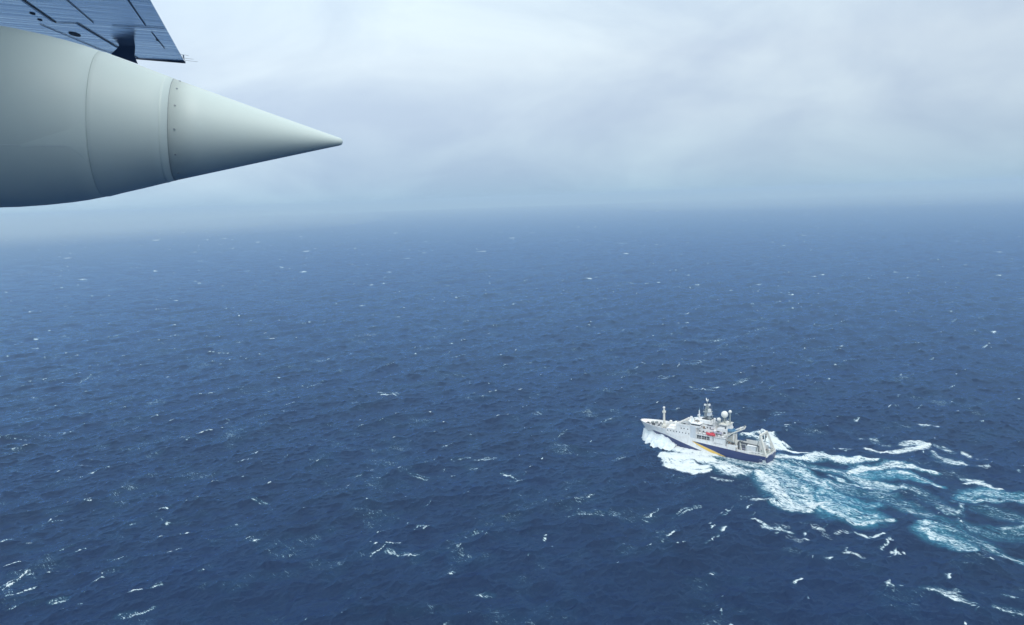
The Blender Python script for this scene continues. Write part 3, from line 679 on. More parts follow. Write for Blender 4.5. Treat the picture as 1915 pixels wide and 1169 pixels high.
# ship top over which the domes stand
fn = MB().box(24.6, 31.2, -4.6, 4.2, 11.72, 16.2, .1).box(24.8, 29.8, -3.9, 3.5, 16.2, 18.4, .15).build('funnel_house', M['white'], ship)
MB().box(24.4, 30.2, -4.2, 3.8, 18.4, 18.8).build('roof', M['cream'], fn)
MB().box(25.4, 29.6, 3.46, 3.6, 17.5, 17.85).build('louvre', M['dark'], fn)
MB().box(25.6, 26.4, 3.5, 3.66, 16.4, 17.3).build('window', M['dark'], fn)
radome(28.2, 0, 24.0, 2.05, 18.8, .5, 'large white radome on a braced pedestal', legs=True)
radome(23.9+1.2, -.8, 25.9, .95, 18.8, .4, 'small white radome on a tall post')
radome(31.8, 0, 20.4, 1.35, 17.3, .9, 'squat white radome', sz=.8)
MB().tube((25.3, 1.6, 18.8), (25.3, 1.6, 20.2), .55).ball((25.3, 1.6, 20.2), .7).build('ventilator', M['dome'], ship, smooth=True)
for x, y, z in ((34.4, 1.6, 20.4), (33.6, -1.2, 20.8), (32.9, 2.2, 19.9)):
    MB().tube((x, y, 17.2), (x, y, z), .12, n=6).ball((x, y, z+.2), .25, 8, 6).build('aerial', M['steel'], ship)
# aft side house with its dark framed front
for sd_ in (1, -1):
    MB().box(23.6, 32.2, sd_*7.2-.3, sd_*7.2+.3, 7.0, 11.5).build('side_house', M['white'], ship)
    fr = MB().bar((31.9, sd_*7.62, 7.2), (31.9, sd_*7.62, 11.3), .22).bar((31.9, sd_*7.62, 11.3), (23.6, sd_*7.62, 11.3), .22).bar((23.7, sd_*7.62, 7.2), (23.7, sd_*7.62, 11.3), .3)
    fr.build('door_frame', M['dark'], ship)
MB().box(24.5, 32, -7.0, 7.0, 4.4, 11.5).build('aft_house', M['cream'], ship)
# the big knuckle crane: twin white beams rising aft
cr_ = MB().tube((26.2, 3.8, 11.7), (26.2, 3.8, 13.2), 1.0, .8, 12).build('stern_crane', M['white'], ship)
MB().bar((26.6, 3.2, 13.0), (15.6, .6, 18.6), .65, .8).build('boom', M['white'], cr_)
MB().bar((25.8, 4.8, 12.3), (14.7, 2.2, 18.0), .6, .7).build('boom', M['cream'], cr_)
MB().bar((17.2, 2.6, 17.4), (17.6, .6, 17.8), .7).build('boom_tie', M['cream'], cr_)
MB().tube((15.2, .6, 18.9), (14.8, 2.2, 18.5), .7).build('boom_head', M['cream'], cr_)
MB().tube((22.6, 4.2, 13.0), (18.2, 2.8, 16.6), .3).build('hydraulic_ram', M['dark'], cr_)
MB().box(14.6, 15.4, .6, 2.2, 18.8, 19.5).bar((15.0, 1.0, 19.2), (14.0, 1.4, 20.8), .12).build('winch_head', M['dark'], cr_)
jb = MB()
for t0 in np.linspace(0, .9, 6):
    jb.bar((26.5-t0*9, 6.0, 11.9-t0*3.2), (25.6-t0*9, 5.4, 8.6-t0*2.6), .25)
jb.bar((26.5, 5.9, 12.0), (17.0, 5.2, 8.6), .45).bar((25.5, 5.3, 9.2), (17.2, 5.0, 6.4), .4)
jb.build('folded_jib', M['steel'], ship)
# port side gantry
pg = MB().bar((17.6, 7.0, 7.2), (18.4, 6.0, 11.0), .6).bar((14.4, 6.8, 4.4), (15.8, 5.8, 10.4), .5).bar((18.4, 6.0, 11.0), (15.8, 5.8, 10.4), .5).build('side_gantry', M['cream'], ship)
MB().box(16.9, 18.2, 6.4, 7.8, 5.2, 7.6, .15).build('gantry_foot', M['cream'], ship)
# working deck: white plated bulwark, framed shelter, container grid
wl = MB().box(8.5, 16.8, 7.2, 7.5, 4.3, 6.5).box(4.2, 16.8, -7.5, -7.2, 4.3, 7.4)
wl.build('deck_bulwark', M['white'], ship)
MB().box(16.9, 24.4, 6.6, 7.1, 4.3, 8.6).build('deck_locker', M['white'], ship)
sh = MB().box(4.4, 16.2, -4.4, -4.0, 4.32, 9.8).build('deck_shelter', M['white'], ship)
MB().bar((16.6, 6.2, 10.9), (4.4, 6.0, 10.2), .42).bar((4.4, 6.0, 10.2), (4.4, 6.0, 4.4), .42).bar((16.6, 6.2, 10.9), (16.6, 6.2, 4.4), .36).bar((16.2, -4.2, 9.9), (4.6, -4.2, 9.5), .3).bar((16.2, 3.9, 9.9), (16.2, -4.2, 9.9), .25).build('shelter_frame', M['dark'], sh)
for x, y, sx_, sy_, h_, mk in ((20.5, -4.6, 2.4, 2.0, 2.6, 'cream'), (21.3, 1.2, 1.8, 1.4, 2.0, 'dark'), (18.6, -1.2, 1.6, 1.5, 2.2, 'lblue'), (18.4, 3.2, 1.1, 1.6, 1.6, 'rust'), (13.5, -2.0, 1.5, 1.0, 1.9, 'steel'), (9.5, -1.2, 1.2, .9, 1.2, 'rust'), (7.2, 1.4, 1.6, 1.2, 1.1, 'pale'), (3.0, -5.2, 1.1, .9, 1.5, 'white'), (12.2, -5.6, 2.6, .9, 2.4, 'cream'), (8.0, -5.7, 1.9, .8, 1.9, 'pale'), (2.9, 2.8, .9, 1.2, .9, 'steel')):
    MB().tube((x, y-sy_, 4.3+h_*.5), (x, y+sy_, 4.3+h_*.5), h_*.42, n=14).box(x-sx_*.5, x+sx_*.5, y-sy_, y-sy_+.2, 4.3, 4.3+h_).box(x-sx_*.5, x+sx_*.5, y+sy_-.2, y+sy_, 4.3, 4.3+h_).box(x-sx_*.6, x+sx_*.6, y-sy_, y+sy_, 4.3, 4.6).build('winch', M[mk], ship)
# stern A-frame
def aleg(y_):
    return MB().bar((-.2, y_, 4.3), (4.2, y_*.72, 16.4), 1.1, 1.15).bar((1.4, y_*.96, 4.3), (2.6, y_*.87, 9.5), .5)
af = empty('stern_frame', 'x', 'x'); af.parent = ship
for k_ in ('label', 'category'): del af[k_]
aleg(6.6).build('leg', M['cream'], af); aleg(-6.4).build('leg', M['cream'], af)
MB().bar((4.1, 5.0, 16.2), (4.1, -4.8, 16.2), 1.0, 1.1).build('crossbeam', M['cream'], af)
for y_ in (6.2, -6.0): MB().bar((6.6, y_, 4.3), (4.6, y_*.8, 14.6), .45).build('hydraulic_ram', M['steel'], af)
for y_ in (-2, 1.8): MB().tube((3.6, y_, 15.6), (3.6, y_, 14.2), .35).box(3.2, 4.0, y_-.25, y_+.25, 13.4, 14.3).build('sheave', M['dark'], af)
MB().bar((4.1, 4.4, 16.6), (5.2, 3.4, 17.6), .3).box(4.9, 6.0, 2.6, 3.6, 17.0, 17.9).build('frame_lamp', M['white'], af)
gd = MB()
for z in (5.2, 6.0): gd.tube((-.6, -6.6, z), (-1.2, 0, z), .1, n=6).tube((-1.2, 0, z), (-.6, 6.4, z), .1, n=6)
for y in np.linspace(-6.4, 6.2, 9): gd.tube((-1.15+abs(y)*.085, y, 4.4), (-1.15+abs(y)*.085, y, 6.0), .07, n=6)
gd.build('stern_rail', M['white'], ship)
for z0_ in (5.3, 6.4): MB().bar((10.5, 6.7, z0_), (1.2, 6.1, z0_-.1), .4, .5).build('side_beam', M['white'], ship)
MB().tube((0.2, 6.4, 4.9), (-.6, 5.2, 4.9), .35).build('fairlead', M['white'], ship)

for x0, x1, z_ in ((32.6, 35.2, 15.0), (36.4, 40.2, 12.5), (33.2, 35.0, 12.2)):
    MB().box(x0, x1, 5.0, 5.49 if z_ < 14 else 5.29, z_, z_+.28).build('painted_shadow', M['dark'], dho)  # dark strips on the wall, deck shadows put in as colour
for x_, y_, z_, h_ in ((48.0, 5.2, 18.0, 3.4), (47.2, -4.8, 18.0, 4.0), (42.4, -3.6, 19.4, 5.0), (36.4, 3.4, 19.6, 3.6), (32.8, 4.4, 17.3, 3.0), (30.4, -3.8, 16.2, 5.6), (25.0, 3.3, 18.8, 3.4), (57.6, 4.6, 12.4, 3.6)):
    MB().tube((x_, y_, z_), (x_, y_, z_+h_), .11, .06, 6).build('aerial', M['white'], ship)
for x_, y_ in ((28.5, 6.6), (26.0, 6.9), (40.5, 6.7), (38.0, 6.8), (36.2, 6.6)):
    MB().tube((x_-.7, y_, 12.3), (x_+.7, y_, 12.3), .42, n=10).build('life_raft', M['white'], ship)
for x_ in (36.6, 30.9):
    MB().bar((x_, 6.6, 11.75), (x_, 7.2, 14.6), .28).bar((x_, 7.2, 14.6), (x_, 8.5, 14.9), .25).build('boat_davit', M['white'], ship)
for x_, y_, m_ in ((53.6, 5.0, 'steel'), (51.6, 5.8, 'dark'), (54.4, -2.6, 'cream'), (50.6, -5.2, 'steel')):
    MB().box(x_-.6, x_+.6, y_-.5, y_+.5, 15.5, 16.4, .1).build('deck_box', M[m_], ship)
for i in range(22):
    x_ = 1.5+random.random()*14; y_ = random.uniform(-6.6, 6.4); m_ = random.choice(['cream', 'dark', 'steel', 'rust', 'white', 'dark', 'pale', 'mauve'])
    a_1 = random.uniform(.3, .8); MB().box(x_-a_1, x_+a_1, y_-.4, y_+.4, 4.3, 4.3+random.uniform(.6, 1.6), .06).build('deck_gear', M[m_], ship)
for i in range(9):
    x_ = 17.5+random.random()*6.5; y_ = random.uniform(-6, 6); m_ = random.choice(['cream', 'dark', 'steel', 'rust', 'dark'])
    MB().box(x_-.5, x_+.5, y_-.5, y_+.5, 4.3, 4.3+random.uniform(2.4, 5.2), .08).build('deck_gear', M[m_], ship)
MB().box(17.2, 17.45, 7.1, 8.12, 4.9, 7.4).build('plating_step', M['dark'], ship)
MB().box(-.2, .4, -6.4, 6.2, 4.3, 5.0).build('stern_coaming', M['cream'], ship)

for x0, x1, y_, z0, z1 in ((40.6, 41.3, 5.4, 11.9, 12.4), (37.6, 38.4, 5.2, 14.9, 15.2), (25.6, 27.0, 4.2, 13.4, 14.4), (28.2, 29.0, 4.2, 12.0, 14.2), (30.0, 30.7, 4.2, 13.6, 14.3), (41.3, 42.0, 5.4, 14.7, 16.4), (44.0, 45.0, 3.25, 18.4, 18.9), (36.0, 42.2, 4.3, 17.25, 17.6)):
    MB().box(x0, x1, y_, y_+.12, z0, z1).build('wall_opening', M['dark'], ship)
for x_, y_, z_, h_ in ((45.5, 4.6, 18.0, 1.6), (46.4, -2.0, 18.0, 1.8), (43.0, 5.6, 18.0, 1.3), (37.4, -2.6, 19.6, 1.5), (35.8, 2.6, 19.6, 1.2), (29.6, 3.0, 18.8, 1.1), (26.6, -2.6, 18.8, 1.6)):
    MB().tube((x_, y_, z_), (x_, y_, z_+h_), .16, .16, 6).box(x_-.45, x_+.45, y_-.35, y_+.35, z_+h_, z_+h_+.5).build('deck_lamp', M['steel'], ship)
for i in range(12):
    x_ = 17.4+i*.62; MB().box(x_-.2, x_+.2, random.uniform(3.5, 6.8), 7.15, 8.62, random.uniform(8.8, 9.9)).build('deck_gear', M[random.choice(['dark', 'steel', 'rust', 'cream'])], ship)

# things carried on the ship
def child_world(x, y, z): return (SX+x*hx-y*hy, SY+x*hy+y*hx, z)
def boat(name, label, cat, x, y, z, ln, bm_, ht, m, top_m, rz=0.0, covered=False):
    e_ = empty(name, label, cat, child_world(x, y, z), HEAD+rz)
    v = []; n = 14; prof = []
    for i in range(n+1):
        s_ = i/n; bb = bm_/2*min(1, math.sin(math.pi*min(1, (1-s_)*1.15+.02)*.5)**.6*1.0) * (.85+.15*min(1, s_*4))
        prof.append(((s_-.5)*ln, bb, .12*ht*(s_**3)))
    for (x_, b_2, l_) in prof:
        for a in np.linspace(0, math.pi, 9): v.append((x_, b_2*math.cos(a), ht*.5+l_-ht*.5*math.sin(a)**.8))
    f = [(i*9+j, (i+1)*9+j, (i+1)*9+j+1, i*9+j+1) for i in range(n) for j in range(8)]+[tuple(range(9)), tuple(range(n*9, n*9+9))]
    MB().add(v, f).build('hull', m, e_, smooth=False)
    v = []
    for (x_, b_2, l_) in prof:
        for a in np.linspace(0, math.pi, 9): v.append((x_, b_2*.96*math.cos(a), ht*.5+l_+(ht*.48 if covered else ht*.2)*math.sin(a)**.7))
    MB().add(v, f).build('canopy' if covered else 'deck', top_m, e_)
    if covered: MB().box(-.34*ln, -.12*ln, -bm_*.2, bm_*.2, ht*.9, ht*1.25, .1).build('cockpit', m, e_)
    else: MB().box(-.25*ln, .05*ln, -bm_*.22, bm_*.22, ht*.6, ht*1.05, .1).build('console', M['dark'], e_)
    MB().box(-.3*ln, -.22*ln, -bm_*.45, bm_*.45, -.35, ht*.15).box(.2*ln, .28*ln, -bm_*.45, bm_*.45, -.35, ht*.15).build('cradle', M['steel'], e_)
boat('rescue_boat', 'red rescue boat slung on the port side of the ship amidships', 'boat', 33.6, 7.6, 11.9, 5.6, 2.1, 1.7, M['red'], M['red'], covered=True)
boat('work_boat', 'mauve grey boat on the raised deck behind the red rescue boat', 'boat', 30.2, 5.6, 13.2, 5.4, 2.2, 1.5, M['mauve'], M['mauve'])
boat('survey_launch', 'blue launch standing on deck at the foot of the crane booms', 'boat', 22.8, 2.6, 14.2, 6.6, 2.6, 2.3, M['blue'], M['blue'], rz=R(8), covered=True)
MB().bar((24.4, 4.6, 11.7), (24.4, 4.6, 14.0), .3).bar((20.6, 4.4, 4.4), (20.6, 4.4, 14.0), .35).bar((24.6, 3, 13.9), (20.4, 3, 13.9), .5).bar((20.6, 1, 4.4), (20.6, 1, 14.0), .35).build('launch_cradle', M['white'], ship)
def container(label, x0, x1, y0, y1, z0, z1, m, grid=False):
    e_ = empty('deck_container', label, 'container', child_world((x0+x1)/2, (y0+y1)/2, z0), HEAD)
    a, b, h_ = (x1-x0)/2, (y1-y0)/2, z1-z0
    c_ = MB().box(-a, a, -b, b, 0.02, h_-.02)
    c_.build('wall', m, e_)
    k_ = MB()
    for sx_ in (-1, 1):
        for sy_ in (-1, 1): k_.box(sx_*a-.08, sx_*a+.08, sy_*b-.08, sy_*b+.08, 0, h_)
    for sy_ in (-1, 1):
        k_.box(-a+.08, a-.08, sy_*b-.07, sy_*b+.07, h_-.14, h_).box(-a+.08, a-.08, sy_*b-.07, sy_*b+.07, 0.0, .14)
    k_.build('frame', M['steel'] if not grid else M['white'], e_)
    r_ = MB()
    for x_ in np.arange(-a+.3, a-.2, .34 if not grid else .8): r_.box(x_, x_+.12, b, b+.05, .16, h_-.16)
    if grid: r_.box(-a+.1, a-.1, b+.002, b+.045, h_*.45, h_*.55)
    r_.build('rib', M['pale'] if not grid else M['mauve'], e_)
container('dark latticed crate on the working deck beside a ribbed white container', 12.4, 16.2, 3.0, 5.8, 4.32, 9.6, M['dark'], True)
container('ribbed white container on the working deck beside a dark latticed crate', 6.2, 12.1, 3.2, 5.8, 4.32, 9.2, M['white'])

# spray heaped against the bow: one lumpy mass of white water
def bow_wave():
    gx = np.arange(56, 86.4, .22); gy = np.arange(0, 15, .22)
    v = []; ok = {}
    f = []
    def height(x, y):
        hbx = halfb(min(x, 84), 3.0)
        s_ = (84.2-x)/26.0                      # 0 at the stem, 1 far aft
        if s_ < 0: s_ = 0
        out = (2.5+8.2*min(1, s_*2.6))*(1+.45*(float(vnoise(np.array([x*1.0]), np.array([y*.35]), 1.7, 41)[0])-.5))             # how far the sheet is thrown out
        d_ = (y-hbx)/out
        pk = float(np.interp(x, [44, 50, 56, 60, 63, 66, 70, 84], [.4, 1.3, 2.6, 4.2, 6.2, 7.4, 7.9, 7.6]))*(min(1, (84.9-x)/1.4) if x < 84.9 else 0)+.4
        g_ = max(0.0, 1-max(0, d_))
        base = pk*(g_**.75)*(1 if d_ > 0 else 1)
        return base-.9+(.35 if g_ > 0 else -1)
    return gx, gy, height
gx, gy, hf = bow_wave()
XX, YY = np.meshgrid(gx, gy, indexing='ij')
HHh = np.vectorize(hf)(XX, YY)
lump = (vnoise(XX, YY, 2.3, 21)-.5)*1.6+(vnoise(XX+9, YY+3, .9, 22)-.5)*.8+(vnoise(XX+2, YY+7, .42, 23)-.5)*.4
HHh = HHh+lump*np.clip((HHh+1.2)/2.5, 0, 1)
for sd_ in (1, -1):
    n2 = len(gy)
    v = [(XX[i, j], sd_*YY[i, j]+ (0), HHh[i, j]) for i in range(len(gx)) for j in range(n2)]
    keep = HHh > -.9
    f = [(i*n2+j, (i+1)*n2+j, (i+1)*n2+j+1, i*n2+j+1) for i in range(len(gx)-1) for j in range(n2-1) if keep[i, j] and keep[i+1, j] and keep[i, j+1] and keep[i+1, j+1] and YY[i, j] > halfb(min(XX[i, j], 84), max(HHh[i, j]-.5, 0))-.5]
    sm_ = bpy.data.materials.get('bow_foam')
    if not sm_: sm_ = mat('bow_foam', (.70, .75, .76), .9, spec=.1, bump=1.0, bscale=1.0, dirt=.8, dscale=.5, dirt_col=(.42, .58, .66))
    mb = MB(); mb.v = v; mb.f = f
    o = mb.build('bow_spray', sm_, None, smooth=True); o.location = (SX, SY, 0); o.rotation_euler = (0, 0, HEAD)
    bmm = bmesh.new(); bmm.from_mesh(o.data); bmesh.ops.delete(bmm, geom=[q_ for q_ in bmm.verts if not q_.link_faces], context='VERTS'); bmm.to_mesh(o.data); bmm.free()
    o['kind'] = 'stuff'; o['category'] = 'spray'
    o['label'] = 'thick white spray thrown up along the near side of the bow' if sd_ == 1 else 'white spray on the far side of the bow, behind the hull'

# ------------------------------------------------------------------ the aircraft the picture is taken from
YW, PT = 0.24703972, 0.0865936
tip = Vector((0, 0, CAM_H))+(cr*((641-957.5)/FPX)-cu*((265.5-584.5)/FPX)+fwd)*5.6
axis = Vector((-math.cos(PT)*math.cos(YW), -math.sin(YW)*math.cos(PT), math.sin(PT)))
e1 = axis.cross(Vector((0, 0, 1))).normalized(); e2 = e1.cross(axis)
plane = empty('aircraft', 'aircraft seen in part at the upper left, grey pointed underwing tank below a blue-grey wing', 'aircraft', tuple(tip))
acm = mat('tank_paint', (.52, .60, .58), .5, dirt=.5, dscale=1.6, dirt_col=(.47, .56, .56), bump=.04, bscale=3)
t_ = acm.node_tree; b_n = t_.nodes['Principled BSDF']; b_n.inputs['Coat Weight'].default_value = .0; b_n.inputs['Coat Roughness'].default_value = .2
acs = mat('sealant', (.27, .32, .34), .5); lights = mat('light_seam', (.55, .62, .63), .4)
def revolve(prof, name, m, parent, n=128, caps=True):
    v = []; f = []
    for s_, r_ in prof:
        c = axis*s_
        for i in range(n):
            a = 2*math.pi*i/n; v.append(tuple(c+e1*(r_*math.cos(a))+e2*(r_*math.sin(a))))
    for j in range(len(prof)-1):
        for i in range(n): f.append((j*n+i, j*n+(i+1) % n, (j+1)*n+(i+1) % n, (j+1)*n+i))
    if caps: f += [tuple(range(n))[::-1], tuple(range((len(prof)-1)*n, len(prof)*n))]
    mb = MB(); mb.v = v; mb.f = f
    o = mb.build(name, m, parent); o.data.shade_smooth() if hasattr(o.data, 'shade_smooth') else None
    return o
S1, R1, S2, R2 = 1.0855, .3297, 1.5194, .4610
pr = [(S1+.004, R1+.0012), (S1+.1, .3610), (S1+.2, .3925), (S1+.33, .4312), (S2-.03, .4560), (S2-.004, R2-.0012), (S2, R2-.002)]
tank = revolve([(S1+.001, R1-.006)]+pr, 'underwing_tank', acm, plane)
pr2 = [(S2+.0005, R2-.002), (S2+.003, R2+.0008), (S2+.1, .487), (S2+.2, .508), (S2+.35, .533), (S2+.5, .552), (S2+.7, .568), (S2+1.0, .58), (S2+3.2, .585), (S2+4.2, .54), (S2+4.9, .42), (S2+5.3, .25), (S2+5.45, .1), (S2+5.5, .01)]
revolve(pr2, 'tank_body', acm, tank)
cone = revolve([(0, .004), (.004, .016), (.014, .024), (.035, .0305), (.1, .0485), (.5, .1617), (.9, .2761), (S1-.001, R1-.001), (S1, R1-.008)], 'tail_cone', acm, tank)
revolve([(S1-.0005, R1+.0002), (S1+.0028, R1+.0012)], 'joint_gap', acs, tank, caps=False)
revolve([(S1+.035, .3405), (S1+.037, .3425), (S1+.050, .3465), (S1+.052, .3458)], 'joint_band', acm, tank, caps=False)
def on_tank(s_, r_, a): return axis*s_+e1*(r_*math.cos(a))+e2*(r_*math.sin(a))
# fasteners round the joint; find the side that faces the camera
tocam = (Vector((0, 0, CAM_H))-tip-axis*S1)
ac = math.atan2(tocam.dot(e2), tocam.dot(e1))
for k, da in enumerate((1.36, 1.02, .49, -.02, -.50, -.95, -1.4, 1.85, 2.4, 3.0, -2.0, -2.6)):
    sgn = 1
    c = on_tank(S1-.036, R1-.0105, ac+da*sgn); nrm = (e1*math.cos(ac+da)+e2*math.sin(ac+da))
    MB().tube(c-nrm*.004, c+nrm*.0035, .0072, .0060, 12).build('fastener', acs, cone)
# long panel seam and a lighter repair patch on the tank body
sm2 = MB()
for s_ in np.arange(S2+.01, S2+1.6, .05):
    rr = float(np.interp(s_, [a for a, b in pr2], [b for a, b in pr2])); rr2 = float(np.interp(s_+.05, [a for a, b in pr2], [b for a, b in pr2]))
    sm2.tube(on_tank(s_, rr-.001, ac+.28), on_tank(s_+.05, rr2-.001, ac+.28), .0022, n=6)
sm2.build('panel_seam', lights, tank)
pt = MB(); nS, nA_ = 12, 8; g2 = []
for i in range(nS+1):
    k = i/nS; s_ = S2+.006+.33*k; rr = float(np.interp(s_, [a for a, b in pr2], [b for a, b in pr2]))+.0009
    lo_a = .02+.25*k; hi_a = .58-.58*min(1, k*3.2)**.6*.55-.02*k; hi_a = max(hi_a*(1-k)+.3*k, lo_a+.004)
    for j in range(nA_+1): g2.append(tuple(on_tank(s_, rr, ac+lo_a+(hi_a-lo_a)*j/nA_)))
pt.add(g2, [(i*(nA_+1)+j, i*(nA_+1)+j+1, (i+1)*(nA_+1)+j+1, (i+1)*(nA_+1)+j) for i in range(nS) for j in range(nA_)])
pt.build('repaint_patch', mat('repaint', (.56, .645, .62), .45), tank, smooth=True)
pylon = MB()
pv = []
for s_, wd in ((S2+1.9, .01), (S2+2.2, .08), (S2+3.0, .1), (S2+3.8, .06), (S2+4.0, .01)):
    for zz in (0.45, 2.0):
        for sg in (1, -1): pv.append(tuple(axis*s_+e1*wd*sg+Vector((0, 0, zz))))
pf_ = []
for i in range(4):
    a = i*4; pf_ += [(a, a+4, a+6, a+2), (a+1, a+3, a+7, a+5)]
pf_ += [(0, 1, 3, 2), (16, 18, 19, 17)]
pylon.add(pv, pf_).build('pylon', acm, tank)

# wing: underside seen from below
fwv = Vector((-math.cos(YW), -math.sin(YW), 0)); spv = Vector((-math.sin(YW), math.cos(YW), 0))
Tw = (Vector((0, 0, CAM_H))+(cr*((345-957.5)/FPX)-cu*((115-584.5)/FPX)+fwd)*15.0)-tip
TF, TS = math.tan(R(4)), math.tan(R(2.5))
def wp(u, v, dz=0.0): return Tw+fwv*u+spv*v+Vector((0, 0, u*TF+v*TS+dz))
wm = bpy.data.materials.new('wing_underside'); wm.use_nodes = True; t = wm.node_tree; N = t.nodes.new; lk = t.links.new
b = t.nodes['Principled BSDF']; b.inputs['Base Color'].default_value = (.23, .36, .55, 1); b.inputs['Roughness'].default_value = .14; b.inputs['Metallic'].default_value = .75
gt = N('ShaderNodeTexCoord'); vr = N('ShaderNodeVectorRotate'); vr.rotation_type = 'Z_AXIS'; vr.inputs['Angle'].default_value = -YW; lk(gt.outputs['Object'], vr.inputs[0])
mpp = N('ShaderNodeMapping'); mpp.inputs['Scale'].default_value = (.5, 3.2, 1); lk(vr.outputs[0], mpp.inputs[0])
nn = N('ShaderNodeTexNoise'); nn.inputs['Scale'].default_value = 1.1; nn.inputs['Detail'].default_value = 3; nn.inputs['Distortion'].default_value = .4; lk(mpp.outputs[0], nn.inputs[0])
bb = N('ShaderNodeBump'); bb.inputs['Strength'].default_value = .35; bb.inputs['Distance'].default_value = .02; lk(nn.outputs[0], bb.inputs['Height']); lk(bb.outputs[0], b.inputs['Normal'])
rr_ = N('ShaderNodeMapRange'); lk(nn.outputs[0], rr_.inputs[0]); rr_.inputs['From Min'].default_value = .3; rr_.inputs['From Max'].default_value = .7; rr_.inputs['To Min'].default_value = .0; rr_.inputs['To Max'].default_value = 1
mc = N('ShaderNodeMix'); mc.data_type = 'RGBA'; lk(rr_.outputs[0], mc.inputs[0]); mc.inputs[6].default_value = (.78, .84, .90, 1); mc.inputs[7].default_value = (.95, .95, .97, 1); lk(mc.outputs[2], b.inputs['Base Color'])
wing_dark = mat('wing_gap', (.01, .012, .02), .6); wing_line = mat('wing_joint', (.05, .08, .14), .5); wing_lite = mat('wing_gap_edge', (.6, .7, .8), .3)
# outline: trailing edge from tip to root, leading edge back out
spans = [.04, 0, -.4, -2, -4, -6, -8, -10, -12, -14, -17.2]
def te(v): return v*.066 if v < 0 else v*.6
def le(v): return 3.6-.17*v if v < 0 else 3.6-v*3
secs = [0, .01, .08, .2, .4, .6, .75, .9, .97, 1.0]
vv = []; ff_ = []
for v_ in spans:
    c0, c1_ = te(v_), le(v_); ch = c1_-c0
    low = [(c0+ch*s_, (0 if s_ < .75 else .22*ch*.12*((s_-.75)/.25)**2*6)) for s_ in secs]
    up_ = [(c0+ch*s_, .02+.62*ch*.12*(math.sin(math.pi*min(1, s_)**.62*.5)**1.1 if s_ < .6 else 1.12*math.sqrt(max(0, 1-((s_-.6)/.42)**2)))) for s_ in secs[::-1]]
    for (u_, z_) in low+up_: vv.append(tuple(wp(u_, v_, z_ if v_ <= 0 else z_+v_*.3)))
n = 20
for j in range(len(spans)-1):
    for i in range(n): ff_.append((j*n+i, j*n+(i+1) % n, (j+1)*n+(i+1) % n, (j+1)*n+i))
ff_ += [tuple(range(n)), tuple(range((len(spans)-1)*n, len(spans)*n))[::-1]]
mb = MB(); mb.v = vv; mb.f = ff_; wing = mb.build('wing', wm, plane)
# the fuselage the camera looks out of, just behind the viewpoint
fc0 = Vector((0, 0, CAM_H))-tip-spv*(.95+2.0)+Vector((0, 0, -.1))
fus = MB(); fvv = []; fl = []
fst = [(-13, .25, 1.4), (-10, .9, .9), (-6, 1.7, .3), (-3, 2.0, 0), (0, 2.0, 0), (5, 2.0, 0), (10, 2.0, 0), (13, 1.6, -.2), (15, .8, -.5), (15.6, .2, -.6)]
for (u_, r_, z_) in fst:
    for i in range(40):
        a = 2*math.pi*i/40; fvv.append(tuple(fc0+fwv*u_+spv*(r_*math.cos(a))+Vector((0, 0, z_+r_*math.sin(a)))))
for j in range(len(fst)-1):
    for i in range(40): fl.append((j*40+i, j*40+(i+1) % 40, (j+1)*40+(i+1) % 40, (j+1)*40+i))
fl += [tuple(range(40)), tuple(range(360, 400))[::-1]]
fus.v = fvv; fus.f = fl; fus.build('fuselage', acm, plane, smooth=True)
def strip(pts, wd, name, m, dz=-.006, parent=None):
    mb = MB()
    for (a, b_2) in zip(pts[:-1], pts[1:]):
        p_ = wp(a[0], a[1], dz); q_ = wp(b_2[0], b_2[1], dz); d_ = (q_-p_).normalized(); s_ = d_.cross(Vector((0, 0, 1))).normalized()*wd/2
        k = Vector((0, 0, -.004)); mb.add([tuple(x_) for x_ in (p_-s_, p_+s_, q_+s_, q_-s_, p_-s_+k, p_+s_+k, q_+s_+k, q_-s_+k)], [(0, 1, 2, 3), (4, 7, 6, 5), (0, 4, 5, 1), (1, 5, 6, 2), (2, 6, 7, 3), (3, 7, 4, 0)])
    return mb.build(name, m, parent or wing)
strip([(1.10, -9.5), (1.15, -5.19), (1.22, -3.57)], .018, 'aileron_gap', wing_dark)
strip([(1.13, -9.5), (1.18, -5.19), (1.25, -3.60)], .018, 'gap_edge', wing_lite, dz=-.005)
strip([(1.22, -3.57), (.92, -3.69)], .02, 'aileron_gap', wing_line)
strip([(.92, -3.69), (.87, -1.55), (.79, -.02)], .018, 'aileron_gap', wing_dark)
strip([(.95, -3.69), (.90, -1.55), (.82, -.02)], .018, 'gap_edge', wing_lite, dz=-.005)
strip([(.62, -9.0), (.61, -5.45), (.68, -3.86)], .012, 'panel_joint', wing_line)
strip([(-.13, -9), (-.13, -5.82), (-.01, -4.01)], .012, 'panel_joint', wing_line)
strip([(.46, -3.76), (-.24, -3.92)], .016, 'panel_joint', wing_line)
strip([(.01, -3.4), (.09, -1.7)], .010, 'panel_joint', wing_line)
strip([(1.5, -3.29), (1.24, -.9), (1.0, -.2)], .015, 'panel_joint', wing_line)
def spot(u, v, r, name, ex=1.0):
    mb = MB(); n = 16; c = wp(u, v, -.005)
    pts = [wp(u+r*math.cos(2*math.pi*i/n), v+r*ex*math.sin(2*math.pi*i/n), -.003) for i in range(n)]
    pb = [p_+Vector((0, 0, -.006)) for p_ in pts]
    mb.add([tuple(p_) for p_ in pts+pb], [tuple(range(n)), tuple(range(n, 2*n))[::-1]]+[(i, (i+1) % n, (i+1) % n+n, i+n) for i in range(n)]); mb.build(name, wing_dark, wing)
spot(1.24, -2.52, .07, 'drain_port', 3.0); spot(1.34, -4.2, .03, 'drain_port', 2.6); spot(1.39, -3.7, .027, 'drain_port', 2.4); spot(.06, -2.6, .02, 'drain_port', 3)
